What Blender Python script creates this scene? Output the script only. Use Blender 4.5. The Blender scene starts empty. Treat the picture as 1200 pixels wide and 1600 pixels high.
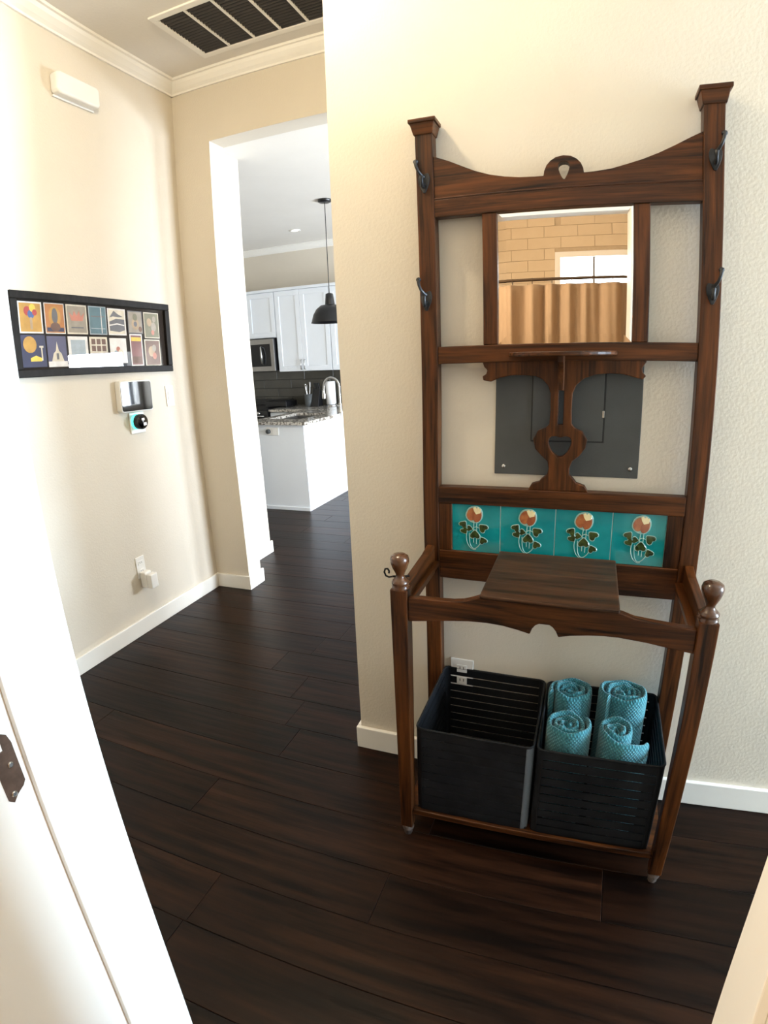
import bpy, bmesh, math, random
from mathutils import Matrix, Vector
random.seed(7)
SC = bpy.context.scene
COL = SC.collection

# ------------------------------------------------------------------ camera
def set_camera():
    yaw, pitch, roll = (math.radians(a) for a in (20.905, -15.935, -2.3582))
    f = Vector((-math.sin(yaw)*math.cos(pitch), math.cos(yaw)*math.cos(pitch), math.sin(pitch)))
    rt = Vector((math.cos(yaw), math.sin(yaw), 0)); up = rt.cross(f)
    r0 = rt*math.cos(roll)+up*math.sin(roll); u0 = -rt*math.sin(roll)+up*math.cos(roll)
    cam = bpy.data.cameras.new('camera'); co = bpy.data.objects.new('camera', cam)
    COL.objects.link(co); SC.camera = co
    M = Matrix((r0, u0, -f)).transposed().to_4x4(); M.translation = (0.5099, -1.5992, 1.4275)
    co.matrix_world = M
    # a phone's wide lens: mild barrel distortion
    cam.type = 'PANO'; cam.panorama_type = 'FISHEYE_LENS_POLYNOMIAL'
    cam.sensor_fit = 'VERTICAL'; cam.sensor_width = 12; cam.sensor_height = 16
    cam.fisheye_fov = math.radians(170)
    cam.fisheye_polynomial_k0 = 0
    cam.fisheye_polynomial_k1 = -1/8.171408
    cam.fisheye_polynomial_k2 = 0.4388/1e2
    cam.fisheye_polynomial_k3 = -0.5246/1e3
    cam.fisheye_polynomial_k4 = 0.3618/1e4
    cam.clip_start = 0.01
set_camera()

# ------------------------------------------------------------------ world and big lights
W = bpy.data.worlds.new('sky'); SC.world = W; W.use_nodes = True
bg = W.node_tree.nodes['Background']; bg.inputs[0].default_value = (0.80, 0.92, 1.0, 1); bg.inputs[1].default_value = 2.5
def area(name, loc, rot, sx, sy, power, col):
    l = bpy.data.lights.new(name, 'AREA'); l.shape = 'RECTANGLE'; l.size = sx; l.size_y = sy
    l.energy = power; l.color = col
    o = bpy.data.objects.new(name, l); COL.objects.link(o); o.location = loc
    o.rotation_euler = rot; return o
R90 = math.pi/2
# daylight through the glazed front door at the right end of the hall (light travels -x)
area('daylight_front_door', (5.02, -0.44, 1.25), (0, R90, 0), 2.3, 0.66, 520, (0.60, 0.79, 1.0))
# daylight through the living-room window (light travels -x)
area('daylight_living_window', (2.42, 4.08, 1.31), (0, R90, 0), 0.80, 1.2, 260, (0.78, 0.88, 1.0))
# added patio door light for the kitchen ceiling and corner strip (light travels -x)
area('added_patio_light', (2.42, 2.05, 1.15), (0, R90, 0), 2.2, 1.1, 250, (0.78, 0.88, 1.0))
# daylight through the shower window (light travels +y)
area('daylight_shower_window', (0.70, -4.32, 1.95), (R90, 0, 0), 0.95, 1.0, 30, (0.85, 0.93, 1.0))
vs = SC.view_settings
vs.view_transform = 'Standard'; vs.look = 'None'; vs.gamma = 1.0; vs.use_curve_mapping = False; vs.exposure = 0.12

# ------------------------------------------------------------------ materials
MATS = {}
def mat(name, col=(0.5, 0.5, 0.5), rough=0.5, metal=0.0, col2=None, nscale=6.0, stretch=(1, 1, 1), detail=4,
        bump=0.0, bscale=None, bstretch=None, rnd=0.0, emit=None, estr=0.0, spec=0.5, coat=0.0, uv=False, ramp=(0.35, 0.65)):
    m = bpy.data.materials.new(name); m.use_nodes = True; nt = m.node_tree; N = nt.nodes; L = nt.links
    b = N['Principled BSDF']
    b.inputs['Base Color'].default_value = (*col, 1); b.inputs['Roughness'].default_value = rough
    b.inputs['Metallic'].default_value = metal; b.inputs['Specular IOR Level'].default_value = spec
    b.inputs['Coat Weight'].default_value = coat
    tc = N.new('ShaderNodeTexCoord'); out = tc.outputs['UV' if uv else 'Object']
    if col2 is None: col2 = tuple(c*0.93 for c in col)
    mp = N.new('ShaderNodeMapping'); mp.inputs['Scale'].default_value = stretch; L.new(out, mp.inputs[0])
    nz = N.new('ShaderNodeTexNoise'); nz.inputs['Scale'].default_value = nscale; nz.inputs['Detail'].default_value = detail
    nz.inputs['Roughness'].default_value = 0.6; L.new(mp.outputs[0], nz.inputs['Vector'])
    rp = N.new('ShaderNodeValToRGB'); e = rp.color_ramp.elements
    e[0].position, e[1].position = ramp; e[0].color = (*col, 1); e[1].color = (*col2, 1)
    L.new(nz.outputs['Fac'], rp.inputs[0]); src = rp.outputs[0]
    if rnd > 0:
        oi = N.new('ShaderNodeObjectInfo'); hs = N.new('ShaderNodeHueSaturation')
        mr = N.new('ShaderNodeMapRange'); mr.inputs['To Min'].default_value = 1-rnd; mr.inputs['To Max'].default_value = 1+rnd
        L.new(oi.outputs['Random'], mr.inputs['Value']); L.new(mr.outputs[0], hs.inputs['Value']); L.new(src, hs.inputs['Color']); src = hs.outputs[0]
        # shift the grain from piece to piece
        ad = N.new('ShaderNodeVectorMath'); ad.operation = 'ADD'; sc = N.new('ShaderNodeVectorMath'); sc.operation = 'SCALE'
        sc.inputs[0].default_value = (37, 17, 0); L.new(oi.outputs['Random'], sc.inputs['Scale'])
        L.new(mp.outputs[0], ad.inputs[0]); L.new(sc.outputs[0], ad.inputs[1]); L.new(ad.outputs[0], nz.inputs['Vector'])
    L.new(src, b.inputs['Base Color'])
    if bump > 0:
        bm_ = N.new('ShaderNodeMapping'); bm_.inputs['Scale'].default_value = bstretch or stretch; L.new(out, bm_.inputs[0])
        n2 = N.new('ShaderNodeTexNoise'); n2.inputs['Scale'].default_value = bscale or nscale; n2.inputs['Detail'].default_value = 3
        L.new(bm_.outputs[0], n2.inputs['Vector'])
        bp = N.new('ShaderNodeBump'); bp.inputs['Strength'].default_value = min(1.0, bump); bp.inputs['Distance'].default_value = 0.004
        L.new(n2.outputs['Fac'], bp.inputs['Height']); L.new(bp.outputs[0], b.inputs['Normal'])
    if emit is not None:
        b.inputs['Emission Color'].default_value = (*emit, 1); b.inputs['Emission Strength'].default_value = estr
    MATS[name] = m; return m

def wood(name, dark, light, along, rough=0.42, scale=1.0, coat=0.07):
    """oak: long grain along one axis of the piece"""
    m = bpy.data.materials.new(name); m.use_nodes = True; nt = m.node_tree; N = nt.nodes; L = nt.links
    b = N['Principled BSDF']; tc = N.new('ShaderNodeTexCoord')
    st = [34.0*scale]*3; st['xyz'.index(along)] = 2.2*scale
    mp = N.new('ShaderNodeMapping'); mp.inputs['Scale'].default_value = st; L.new(tc.outputs['Object'], mp.inputs[0])
    n1 = N.new('ShaderNodeTexNoise'); n1.inputs['Scale'].default_value = 1.0; n1.inputs['Detail'].default_value = 6; n1.inputs['Roughness'].default_value = 0.65
    n1.inputs['Distortion'].default_value = 0.6; L.new(mp.outputs[0], n1.inputs['Vector'])
    st2 = [v*5 for v in st]; st2['xyz'.index(along)] = 6*scale
    mp2 = N.new('ShaderNodeMapping'); mp2.inputs['Scale'].default_value = st2; L.new(tc.outputs['Object'], mp2.inputs[0])
    n2 = N.new('ShaderNodeTexNoise'); n2.inputs['Scale'].default_value = 1.0; n2.inputs['Detail'].default_value = 3; L.new(mp2.outputs[0], n2.inputs['Vector'])
    mx = N.new('ShaderNodeMath'); mx.operation = 'MULTIPLY_ADD'; mx.inputs[1].default_value = 0.45; L.new(n2.outputs['Fac'], mx.inputs[0])
    sb = N.new('ShaderNodeMath'); sb.operation = 'SUBTRACT'; sb.inputs[1].default_value = 0.22; L.new(n1.outputs['Fac'], sb.inputs[0]); L.new(sb.outputs[0], mx.inputs[2])
    rp = N.new('ShaderNodeValToRGB'); e = rp.color_ramp.elements; e[0].position = 0.33; e[1].position = 0.68
    e[0].color = (*dark, 1); e[1].color = (*light, 1); L.new(mx.outputs[0], rp.inputs[0]); L.new(rp.outputs[0], b.inputs['Base Color'])
    b.inputs['Specular IOR Level'].default_value = 0.22; b.inputs['Roughness'].default_value = rough; b.inputs['Coat Weight'].default_value = coat; b.inputs['Coat Roughness'].default_value = 0.25
    bp = N.new('ShaderNodeBump'); bp.inputs['Strength'].default_value = 0.25; bp.inputs['Distance'].default_value = 0.002
    L.new(mx.outputs[0], bp.inputs['Height']); L.new(bp.outputs[0], b.inputs['Normal'])
    MATS[name] = m; return m

def glass(name, tint=(1, 1, 1), rough=0.0):
    m = bpy.data.materials.new(name); m.use_nodes = True; nt = m.node_tree; N = nt.nodes; L = nt.links; N.clear()
    o = N.new('ShaderNodeOutputMaterial'); t = N.new('ShaderNodeBsdfTransparent'); t.inputs[0].default_value = (*tint, 1)
    g = N.new('ShaderNodeBsdfGlossy'); g.inputs['Roughness'].default_value = rough
    nz = N.new('ShaderNodeTexNoise'); nz.inputs['Scale'].default_value = 3.0
    mr = N.new('ShaderNodeMapRange'); mr.inputs['To Min'].default_value = rough; mr.inputs['To Max'].default_value = rough+0.02
    L.new(nz.outputs['Fac'], mr.inputs['Value']); L.new(mr.outputs[0], g.inputs['Roughness'])
    fr = N.new('ShaderNodeFresnel'); fr.inputs[0].default_value = 1.5
    ge = N.new('ShaderNodeNewGeometry'); sb = N.new('ShaderNodeMath'); sb.operation = 'SUBTRACT'; sb.inputs[0].default_value = 1.0; L.new(ge.outputs['Backfacing'], sb.inputs[1])
    mu = N.new('ShaderNodeMath'); mu.operation = 'MULTIPLY'; L.new(fr.outputs[0], mu.inputs[0]); L.new(sb.outputs[0], mu.inputs[1])
    mx = N.new('ShaderNodeMixShader'); L.new(mu.outputs[0], mx.inputs[0]); L.new(t.outputs[0], mx.inputs[1]); L.new(g.outputs[0], mx.inputs[2]); L.new(mx.outputs[0], o.inputs[0])
    MATS[name] = m; return m

WALL = (0.68, 0.615, 0.515)
mat('wall_paint', WALL, 0.62, col2=(0.66, 0.595, 0.495), nscale=2.0, bump=0.24, bscale=110, bstretch=(1, 1, 1))
mat('ceiling_paint', (0.78, 0.74, 0.68), 0.8, col2=(0.76, 0.72, 0.66), nscale=3, bump=0.15, bscale=80)
mat('trim_paint', (0.86, 0.83, 0.77), 0.35, col2=(0.84, 0.81, 0.75), nscale=3)
mat('cabinet_paint_skylit', (0.82, 0.855, 0.90), 0.3, col2=(0.80, 0.835, 0.88), nscale=3)  # cool skylight tint mixed into the white of the cabinets
mat('window_bar', (0.22, 0.21, 0.20), 0.5, nscale=5)
mat('bath_wall_paint', (0.62, 0.50, 0.35), 0.6, nscale=3)
mat('bath_tile', (0.66, 0.53, 0.37), 0.25, col2=(0.62, 0.49, 0.335), nscale=4, rnd=0.04)
mat('bath_grout', (0.52, 0.41, 0.28), 0.8, nscale=30)
mat('bath_floor_tile', (0.5, 0.45, 0.38), 0.4, nscale=6)
mat('floor_slab', (0.006, 0.004, 0.003), 0.7, nscale=20)
mat('plank_wood', (0.0030, 0.0012, 0.0007), 0.36, col2=(0.024, 0.0088, 0.0038), nscale=4.5, stretch=(0.45, 6.5, 1), detail=8,
    bump=0.20, bscale=7.0, bstretch=(0.5, 7, 1), rnd=0.40, ramp=(0.38, 0.70), spec=0.14)
OAK_D, OAK_L = (0.0085, 0.0027, 0.0008), (0.105, 0.0325, 0.0070)
wood('oak_upright', OAK_D, OAK_L, 'z'); wood('oak_across', OAK_D, OAK_L, 'x'); wood('oak_deep', OAK_D, OAK_L, 'y')
wood('oak_lid', (0.016, 0.007, 0.003), (0.075, 0.031, 0.013), 'x', rough=0.45)
mat('turned_oak', (0.10, 0.036, 0.012), 0.25, col2=(0.045, 0.016, 0.006), nscale=14, stretch=(1, 1, 0.3), coat=0.4)
mat('worn_foot', (0.16, 0.12, 0.10), 0.35, col2=(0.03, 0.02, 0.015), nscale=30)
mat('iron', (0.018, 0.018, 0.019), 0.42, metal=0.7, col2=(0.05, 0.05, 0.052), nscale=30)
mat('dark_iron', (0.02, 0.02, 0.02), 0.4, metal=0.7, nscale=20)
mat('mirror_silver', (0.93, 0.92, 0.90), 0.0, metal=1.0, col2=(0.92, 0.91, 0.89), nscale=1)
mat('teal_glaze', (0.003, 0.19, 0.205), 0.12, col2=(0.008, 0.255, 0.265), nscale=9, coat=0.6)
mat('tile_joint', (0.45, 0.62, 0.60), 0.6, nscale=40)
mat('rose_glaze', (0.42, 0.15, 0.05), 0.15, col2=(0.28, 0.075, 0.030), nscale=50, coat=0.5)
mat('rose_dark', (0.26, 0.070, 0.030), 0.15, col2=(0.34, 0.11, 0.04), nscale=50, coat=0.5)
mat('rose_cream', (0.80, 0.66, 0.36), 0.15, nscale=50, coat=0.5)
mat('leaf_glaze', (0.016, 0.030, 0.010), 0.15, col2=(0.055, 0.075, 0.018), nscale=70, coat=0.5)
mat('stem_line', (0.30, 0.52, 0.47), 0.25, nscale=40)
mat('panel_gray', (0.066, 0.071, 0.072), 0.5, spec=0.3, col2=(0.076, 0.081, 0.082), nscale=8, bump=0.06, bscale=300)
mat('panel_seam', (0.008, 0.009, 0.01), 0.6, nscale=20)
mat('steel', (0.55, 0.55, 0.54), 0.25, metal=1.0, nscale=20)
mat('brushed_steel', (0.30, 0.29, 0.28), 0.35, metal=0.9, nscale=4, stretch=(20, 1, 1))
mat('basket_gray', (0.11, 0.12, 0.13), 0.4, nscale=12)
mat('basket_black', (0.0075, 0.008, 0.0095), 0.5, spec=0.2, col2=(0.014, 0.015, 0.017), nscale=12, bump=0.05, bscale=200)
mat('white_plastic', (0.84, 0.82, 0.78), 0.35, col2=(0.82, 0.80, 0.76), nscale=5)
mat('black_plastic', (0.006, 0.006, 0.007), 0.3, nscale=10)
mat('screen_glass', (0.003, 0.003, 0.004), 0.03, nscale=10, spec=0.3)
mat('teal_led', (0.1, 0.7, 0.65), 0.4, nscale=5, emit=(0.10, 0.95, 0.80), estr=1.6)
mat('frame_black', (0.008, 0.007, 0.006), 0.5, spec=0.15, col2=(0.016, 0.014, 0.013), nscale=10, stretch=(1, 6, 1))
mat('mount_black', (0.016, 0.012, 0.012), 0.9, spec=0.1, nscale=10)
mat('vent_dark', (0.012, 0.010, 0.008), 0.8, nscale=10)
mat('vent_louver', (0.035, 0.028, 0.022), 0.6, nscale=10)
mat('granite', (0.10, 0.085, 0.07), 0.15, col2=(0.62, 0.58, 0.52), nscale=45, detail=6, ramp=(0.42, 0.56), coat=0.3)
mat('splash_tile', (0.050, 0.046, 0.036), 0.22, col2=(0.062, 0.057, 0.045), nscale=4, rnd=0.10)
mat('splash_grout', (0.022, 0.020, 0.016), 0.8, nscale=30)
mat('curtain_fabric', (0.46, 0.33, 0.22), 0.85, col2=(0.42, 0.30, 0.195), nscale=8, stretch=(6, 6, 1), bump=0.1, bscale=150)
mat('rod_metal', (0.14, 0.10, 0.07), 0.3, metal=0.9, nscale=20)
mat('paper_white', (0.90, 0.90, 0.90), 0.9, nscale=20)
mat('lamp_glass', (0.9, 0.85, 0.75), 0.4, nscale=5, emit=(1.0, 0.80, 0.52), estr=5.0)
mat('downlight_glow', (0.9, 0.88, 0.85), 0.4, nscale=5, emit=(1.0, 0.93, 0.82), estr=3.0)
mat('strike_bronze', (0.075, 0.048, 0.034), 0.38, metal=0.8, col2=(0.16, 0.10, 0.07), nscale=25)
glass('clear_glass'); glass('picture_glass')
def print_ink(name, c):
    return mat(name, c, 0.6, col2=tuple(v*0.7 for v in c), nscale=28, ramp=(0.3, 0.8))
INK = {k: print_ink('ink_'+k, c) for k, c in dict(gold=(0.55, 0.30, 0.06), orange=(0.50, 0.20, 0.05), red=(0.45, 0.06, 0.05), blue=(0.06, 0.13, 0.35),
       navy=(0.035, 0.04, 0.10), yellow=(0.85, 0.58, 0.08), cream=(0.75, 0.68, 0.55), white=(0.85, 0.82, 0.80), graybeige=(0.36, 0.31, 0.25),
       coral=(0.55, 0.20, 0.14), teal=(0.10, 0.20, 0.25), slate=(0.15, 0.15, 0.17), brown=(0.16, 0.08, 0.055), olive=(0.20, 0.19, 0.12),
       indigo=(0.10, 0.10, 0.20), mist=(0.40, 0.47, 0.53), rosewood=(0.24, 0.10, 0.10), tan=(0.45, 0.32, 0.20)).items()}

def towel_material():
    m = bpy.data.materials.new('towel_weave'); m.use_nodes = True; nt = m.node_tree; N = nt.nodes; L = nt.links
    b = N['Principled BSDF']; b.inputs['Roughness'].default_value = 0.95; b.inputs['Sheen Weight'].default_value = 0.3
    tc = N.new('ShaderNodeTexCoord'); hts = []
    for ang in (0.62, -0.62):
        mp = N.new('ShaderNodeMapping'); mp.inputs['Rotation'].default_value = (0, 0, ang); L.new(tc.outputs['UV'], mp.inputs[0])
        w = N.new('ShaderNodeTexWave'); w.inputs['Scale'].default_value = 44; w.inputs['Distortion'].default_value = 0.5; L.new(mp.outputs[0], w.inputs['Vector']); hts.append(w)
    mu = N.new('ShaderNodeMath'); mu.operation = 'MULTIPLY'; L.new(hts[0].outputs['Fac'], mu.inputs[0]); L.new(hts[1].outputs['Fac'], mu.inputs[1])
    rp = N.new('ShaderNodeValToRGB'); rp.color_ramp.elements[0].color = (0.022, 0.15, 0.18, 1); rp.color_ramp.elements[1].color = (0.070, 0.35, 0.40, 1)
    L.new(mu.outputs[0], rp.inputs[0]); L.new(rp.outputs[0], b.inputs['Base Color'])
    bp = N.new('ShaderNodeBump'); bp.inputs['Strength'].default_value = 0.7; bp.inputs['Distance'].default_value = 0.003
    L.new(mu.outputs[0], bp.inputs['Height']); L.new(bp.outputs[0], b.inputs['Normal'])
    MATS['towel_weave'] = m
towel_material()

# ------------------------------------------------------------------ helpers
class G:
    """collects geometry (world coordinates) for one mesh"""
    def __init__(s): s.v = []; s.f = []; s.sm = []; s.uv = None
    def add(s, vs, fs, smooth=False):
        o = len(s.v); s.v += [tuple(p) for p in vs]; s.f += [tuple(i+o for i in f) for f in fs]; s.sm += [smooth]*len(fs); return s
    def box(s, x0, x1, y0, y1, z0, z1):
        v = [(x, y, z) for z in (z0, z1) for y in (y0, y1) for x in (x0, x1)]
        return s.add(v, [(0, 2, 3, 1), (4, 5, 7, 6), (0, 1, 5, 4), (2, 6, 7, 3), (0, 4, 6, 2), (1, 3, 7, 5)])
    def frustum(s, a, b, z0, z1):
        """a, b = (x0,x1,y0,y1) at z0 and z1"""
        v = [(x, y, z) for (r, z) in ((a, z0), (b, z1)) for y in (r[2], r[3]) for x in (r[0], r[1])]
        return s.add(v, [(0, 2, 3, 1), (4, 5, 7, 6), (0, 1, 5, 4), (2, 6, 7, 3), (0, 4, 6, 2), (1, 3, 7, 5)])
    def prism(s, loop, axis, a0, a1, holes=()):
        """outline in the two other axes (order x,y,z kept), pushed along axis from a0 to a1"""
        bm = bmesh.new(); edges = []
        for lp in [loop, *holes]:
            vs = [bm.verts.new((p[0], p[1], 0)) for p in lp]
            for i in range(len(vs)): edges.append(bm.edges.new((vs[i], vs[(i+1) % len(vs)])))
        if holes: bmesh.ops.triangle_fill(bm, edges=edges, use_beauty=True, use_dissolve=False)
        else:
            bm.verts.ensure_lookup_table(); bm.faces.new(bm.verts[:])
        faces = bm.faces[:]
        bmesh.ops.recalc_face_normals(bm, faces=faces)
        r = bmesh.ops.extrude_face_region(bm, geom=faces)
        for v in r['geom']:
            if isinstance(v, bmesh.types.BMVert): v.co.z = 1
        bmesh.ops.recalc_face_normals(bm, faces=bm.faces[:])
        bm.verts.index_update()
        def w(c):
            t = a0+(a1-a0)*c.z
            return {'x': (t, c.x, c.y), 'y': (c.x, t, c.y), 'z': (c.x, c.y, t)}[axis]
        s.add([w(v.co) for v in bm.verts], [[v.index for v in f.verts] for f in bm.faces]); bm.free(); return s
    def tube(s, path, r, n=10, closed=False, smooth=True):
        P = [Vector(p) for p in path]; m = len(P); rad = r if isinstance(r, (list, tuple)) else [r]*m
        ref = Vector((0, 0, 1)); vs = []; prev = None
        for i, p in enumerate(P):
            if closed: t = (P[(i+1) % m]-P[i-1])
            else: t = P[min(i+1, m-1)]-P[max(i-1, 0)]
            t.normalize()
            if prev is None:
                a = ref if abs(t.dot(ref)) < 0.9 else Vector((1, 0, 0)); u = t.cross(a).normalized()
            else: u = (prev-t*prev.dot(t)).normalized()
            prev = u; w = t.cross(u)
            for k in range(n):
                an = 2*math.pi*k/n; vs.append(p+(u*math.cos(an)+w*math.sin(an))*rad[i])
        fs = []
        for i in range(m if closed else m-1):
            j = (i+1) % m
            for k in range(n):
                k2 = (k+1) % n; fs.append((i*n+k, i*n+k2, j*n+k2, j*n+k))
        s.add(vs, fs, smooth)
        if not closed: s.add([vs[k] for k in range(n)], [tuple(range(n-1, -1, -1))]); s.add(vs[-n:], [tuple(range(n))])
        return s
    def lathe(s, prof, c, axis='z', n=24, smooth=True):
        """prof: list of (radius, offset along axis) from centre c"""
        vs = []
        for (r, h) in prof:
            for k in range(n):
                a = 2*math.pi*k/n; ca, sa = r*math.cos(a), r*math.sin(a)
                vs.append({'z': (c[0]+ca, c[1]+sa, c[2]+h), 'x': (c[0]+h, c[1]+ca, c[2]+sa), 'y': (c[0]+sa, c[1]+h, c[2]+ca)}[axis])
        fs = [(i*n+k, i*n+(k+1) % n, (i+1)*n+(k+1) % n, (i+1)*n+k) for i in range(len(prof)-1) for k in range(n)]
        s.add(vs, fs, smooth)
        if prof[0][0] > 1e-5: s.add(vs[:n], [tuple(range(n-1, -1, -1))])
        if prof[-1][0] > 1e-5: s.add(vs[-n:], [tuple(range(n))])
        return s

def origin_of(o):
    v = Vector((0, 0, 0))
    while o is not None: v += o.location; o = o.parent
    return v
def mesh_obj(name, g, m, parent=None, loc=None, bevel=0.0, seg=2, label=None, solid=0.0):
    base = origin_of(parent)+(Vector(loc) if loc is not None else Vector((0, 0, 0)))
    me = bpy.data.meshes.new(name); me.from_pydata([tuple(Vector(v)-base) for v in g.v], [], g.f); me.update()
    for p, sm in zip(me.polygons, g.sm): p.use_smooth = sm
    me.materials.append(MATS[m] if isinstance(m, str) else m)
    o = bpy.data.objects.new(name, me); COL.objects.link(o)
    if parent is not None: o.parent = parent
    if loc is not None: o.location = loc
    if solid: md = o.modifiers.new('thickness', 'SOLIDIFY'); md.thickness = solid; md.offset = 0
    if bevel:
        md = o.modifiers.new('edge', 'BEVEL'); md.width = bevel; md.segments = seg; md.limit_method = 'ANGLE'; md.angle_limit = math.radians(40)
    if label: o['label'] = label
    return o
def tag(o, label, cat, group=None):
    o['label'] = label; o['category'] = cat
    if group: o['group'] = group
    return o
def thing(name, loc, label, cat, group=None):
    o = bpy.data.objects.new(name, None); o.empty_display_size = 0.05; COL.objects.link(o); o.location = loc
    return tag(o, label, cat, group)
def struct(name, g, m, parent=None, bevel=0.0, label=None):
    o = mesh_obj(name, g, m, parent, bevel=bevel)
    if parent is None: o['kind'] = 'structure'
    if label: o['label'] = label
    return o
def solo(name, g, m, loc, label, cat, group=None, bevel=0.0, seg=2):
    return tag(mesh_obj(name, g, m, None, loc=loc, bevel=bevel, seg=seg), label, cat, group)
def arc(cx, cz, r, a0, a1, n):
    return [(cx+r*math.cos(math.radians(a0+(a1-a0)*i/n)), cz+r*math.sin(math.radians(a0+(a1-a0)*i/n))) for i in range(n+1)]
def rrect(a0, a1, z0, z1, r, n=5):
    return arc(a1-r, z1-r, r, 0, 90, n)+arc(a0+r, z1-r, r, 90, 180, n)+arc(a0+r, z0+r, r, 180, 270, n)+arc(a1-r, z0+r, r, 270, 360, n)
def smooth_loop(pts, it=1, closed=True):
    for _ in range(it):
        q = []; n = len(pts)
        for i in range(n if closed else n-1):
            a, b = pts[i], pts[(i+1) % n]
            q += [(a[0]*.75+b[0]*.25, a[1]*.75+b[1]*.25), (a[0]*.25+b[0]*.75, a[1]*.25+b[1]*.75)]
        if not closed: q = [pts[0]]+q+[pts[-1]]
        pts = q
    return pts

# ================================================================== THE SETTING
HC = 3.06      # hall ceiling
KC = 2.80      # kitchen ceiling
XL, YF = -1.7494, 1.1654
XC = -0.2279   # free end of the wall behind the stand
JL, JR, YJ = -0.1214, 0.7141, -1.1546
# ---- floor: slab and hand-scraped planks laid along x
floor = struct('floor', G().box(-4.4, 5.0, -1.415, 4.85, -0.06, -0.018), 'floor_slab')
def make_planks():
    pitch = 0.177; y = -0.697-pitch*4; row = 0; cnt = 0
    known = {-0.697: 0.07, -0.520: 0.667, 0.188: -0.650, 0.365: -0.855}     # end joints the photograph shows
    while y < 4.75:
        xa, xb = (-1.74, 4.95) if y < -0.02 else (-1.74, 2.3)
        if y > 1.6: xa, xb = -4.3, 2.3
        j0 = next((v for k, v in known.items() if abs(k-y) < 0.03), None)
        joints = []; x = (j0 if j0 is not None else random.uniform(-0.9, 0.7)); xx = x
        joints.append(x)
        while xx < xb: xx += random.uniform(0.95, 1.75); joints.append(xx)
        xx = x
        while xx > xa: xx -= random.uniform(0.95, 1.75); joints.append(xx)
        joints = sorted([xa]+[q for q in joints if xa+0.25 < q < xb-0.25]+[xb])
        for a, b in zip(joints[:-1], joints[1:]):
            g = G(); e = 0.0006; x0, x1, y0, y1 = a+e, b-e, y+e, y+pitch-e; c = 0.0012; zt = random.uniform(-0.0004, 0.0)
            v = [(x0, y0, -.018), (x1, y0, -.018), (x1, y1, -.018), (x0, y1, -.018), (x0, y0, zt-c*.7), (x1, y0, zt-c*.7), (x1, y1, zt-c*.7), (x0, y1, zt-c*.7),
                 (x0+c, y0+c, zt), (x1-c, y0+c, zt), (x1-c, y1-c, zt), (x0+c, y1-c, zt)]
            f = [(0, 1, 5, 4), (1, 2, 6, 5), (2, 3, 7, 6), (3, 0, 4, 7), (4, 5, 9, 8), (5, 6, 10, 9), (6, 7, 11, 10), (7, 4, 8, 11), (8, 9, 10, 11)]
            g.add(v, f); mesh_obj('plank', g, 'plank_wood', floor); cnt += 1
        y += pitch; row += 1
make_planks()
struct('floor_bathroom', G().box(-1.4, 1.6, -4.2, -1.415, -0.06, -0.002), 'bath_floor_tile')
# ---- walls
struct('wall_behind_stand', G().box(XC, 4.9, 0.0, 0.12, -0.018, HC).box(XC, XC+0.12, 0.12, 1.30, -0.018, HC), 'wall_paint')
struct('wall_left', G().box(XL-0.12, XL, -1.30, 1.82, -0.018, HC), 'wall_paint')
# the far hall wall: pier on the left, header over the opening
struct('wall_far', G().box(XL, -1.5004, YF, 1.30, -0.018, HC).box(-1.5004, XC, YF, 1.30, 2.681, HC), 'wall_paint')
struct('wall_door_side', G().box(XL, JL-0.02, -1.415, -1.1696, -0.018, HC).box(JR+0.02, 4.9, -1.415, -1.1696, -0.018, HC)
       .box(JL-0.02, JR+0.02, -1.415, -1.1696, 2.09, HC), 'wall_paint')
struct('wall_hall_end', G().box(4.9, 5.0, -1.415, -0.86, -0.018, HC).box(4.9, 5.0, -0.02, 0.12, -0.018, HC).box(4.9, 5.0, -0.86, -0.02, 2.40, HC), 'wall_paint')
struct('ceiling', G().box(XL-0.12, 5.0, -1.30, 1.30, HC, HC+0.08), 'ceiling_paint')
# great room behind
struct('wall_great_room_near', G().box(XC+0.12, 2.2, 1.18, 1.30, -0.018, KC), 'wall_paint')
struct('wall_great_room_left', G().box(-4.4, XL-0.12, 1.70, 1.82, -0.018, KC), 'wall_paint')
struct('wall_kitchen_back', G().box(-4.4, 2.3, 4.73, 4.85, -0.018, KC), 'wall_paint')
struct('wall_kitchen_left', G().box(-4.5, -4.4, 1.70, 4.85, -0.018, KC), 'wall_paint')
WY0, WY1, WZ0, WZ1 = 3.46, 4.70, 0.88, 1.74
PY0, PY1, PZ = 1.48, 2.62, 2.28
struct('wall_great_room_right', G().box(2.2, 2.3, 1.18, PY0, -0.018, KC).box(2.2, 2.3, PY1, WY0, -0.018, KC).box(2.2, 2.3, PY0, PY1, PZ, KC).box(2.2, 2.3, WY1, 4.85, -0.018, KC).box(2.2, 2.3, WY0, WY1, -0.018, WZ0)
       .box(2.2, 2.3, WY0, WY1, WZ1, KC), 'wall_paint')
struct('ceiling_kitchen', G().box(-4.5, 2.3, 1.30, 4.85, KC, KC+0.08), 'ceiling_paint')
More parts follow.
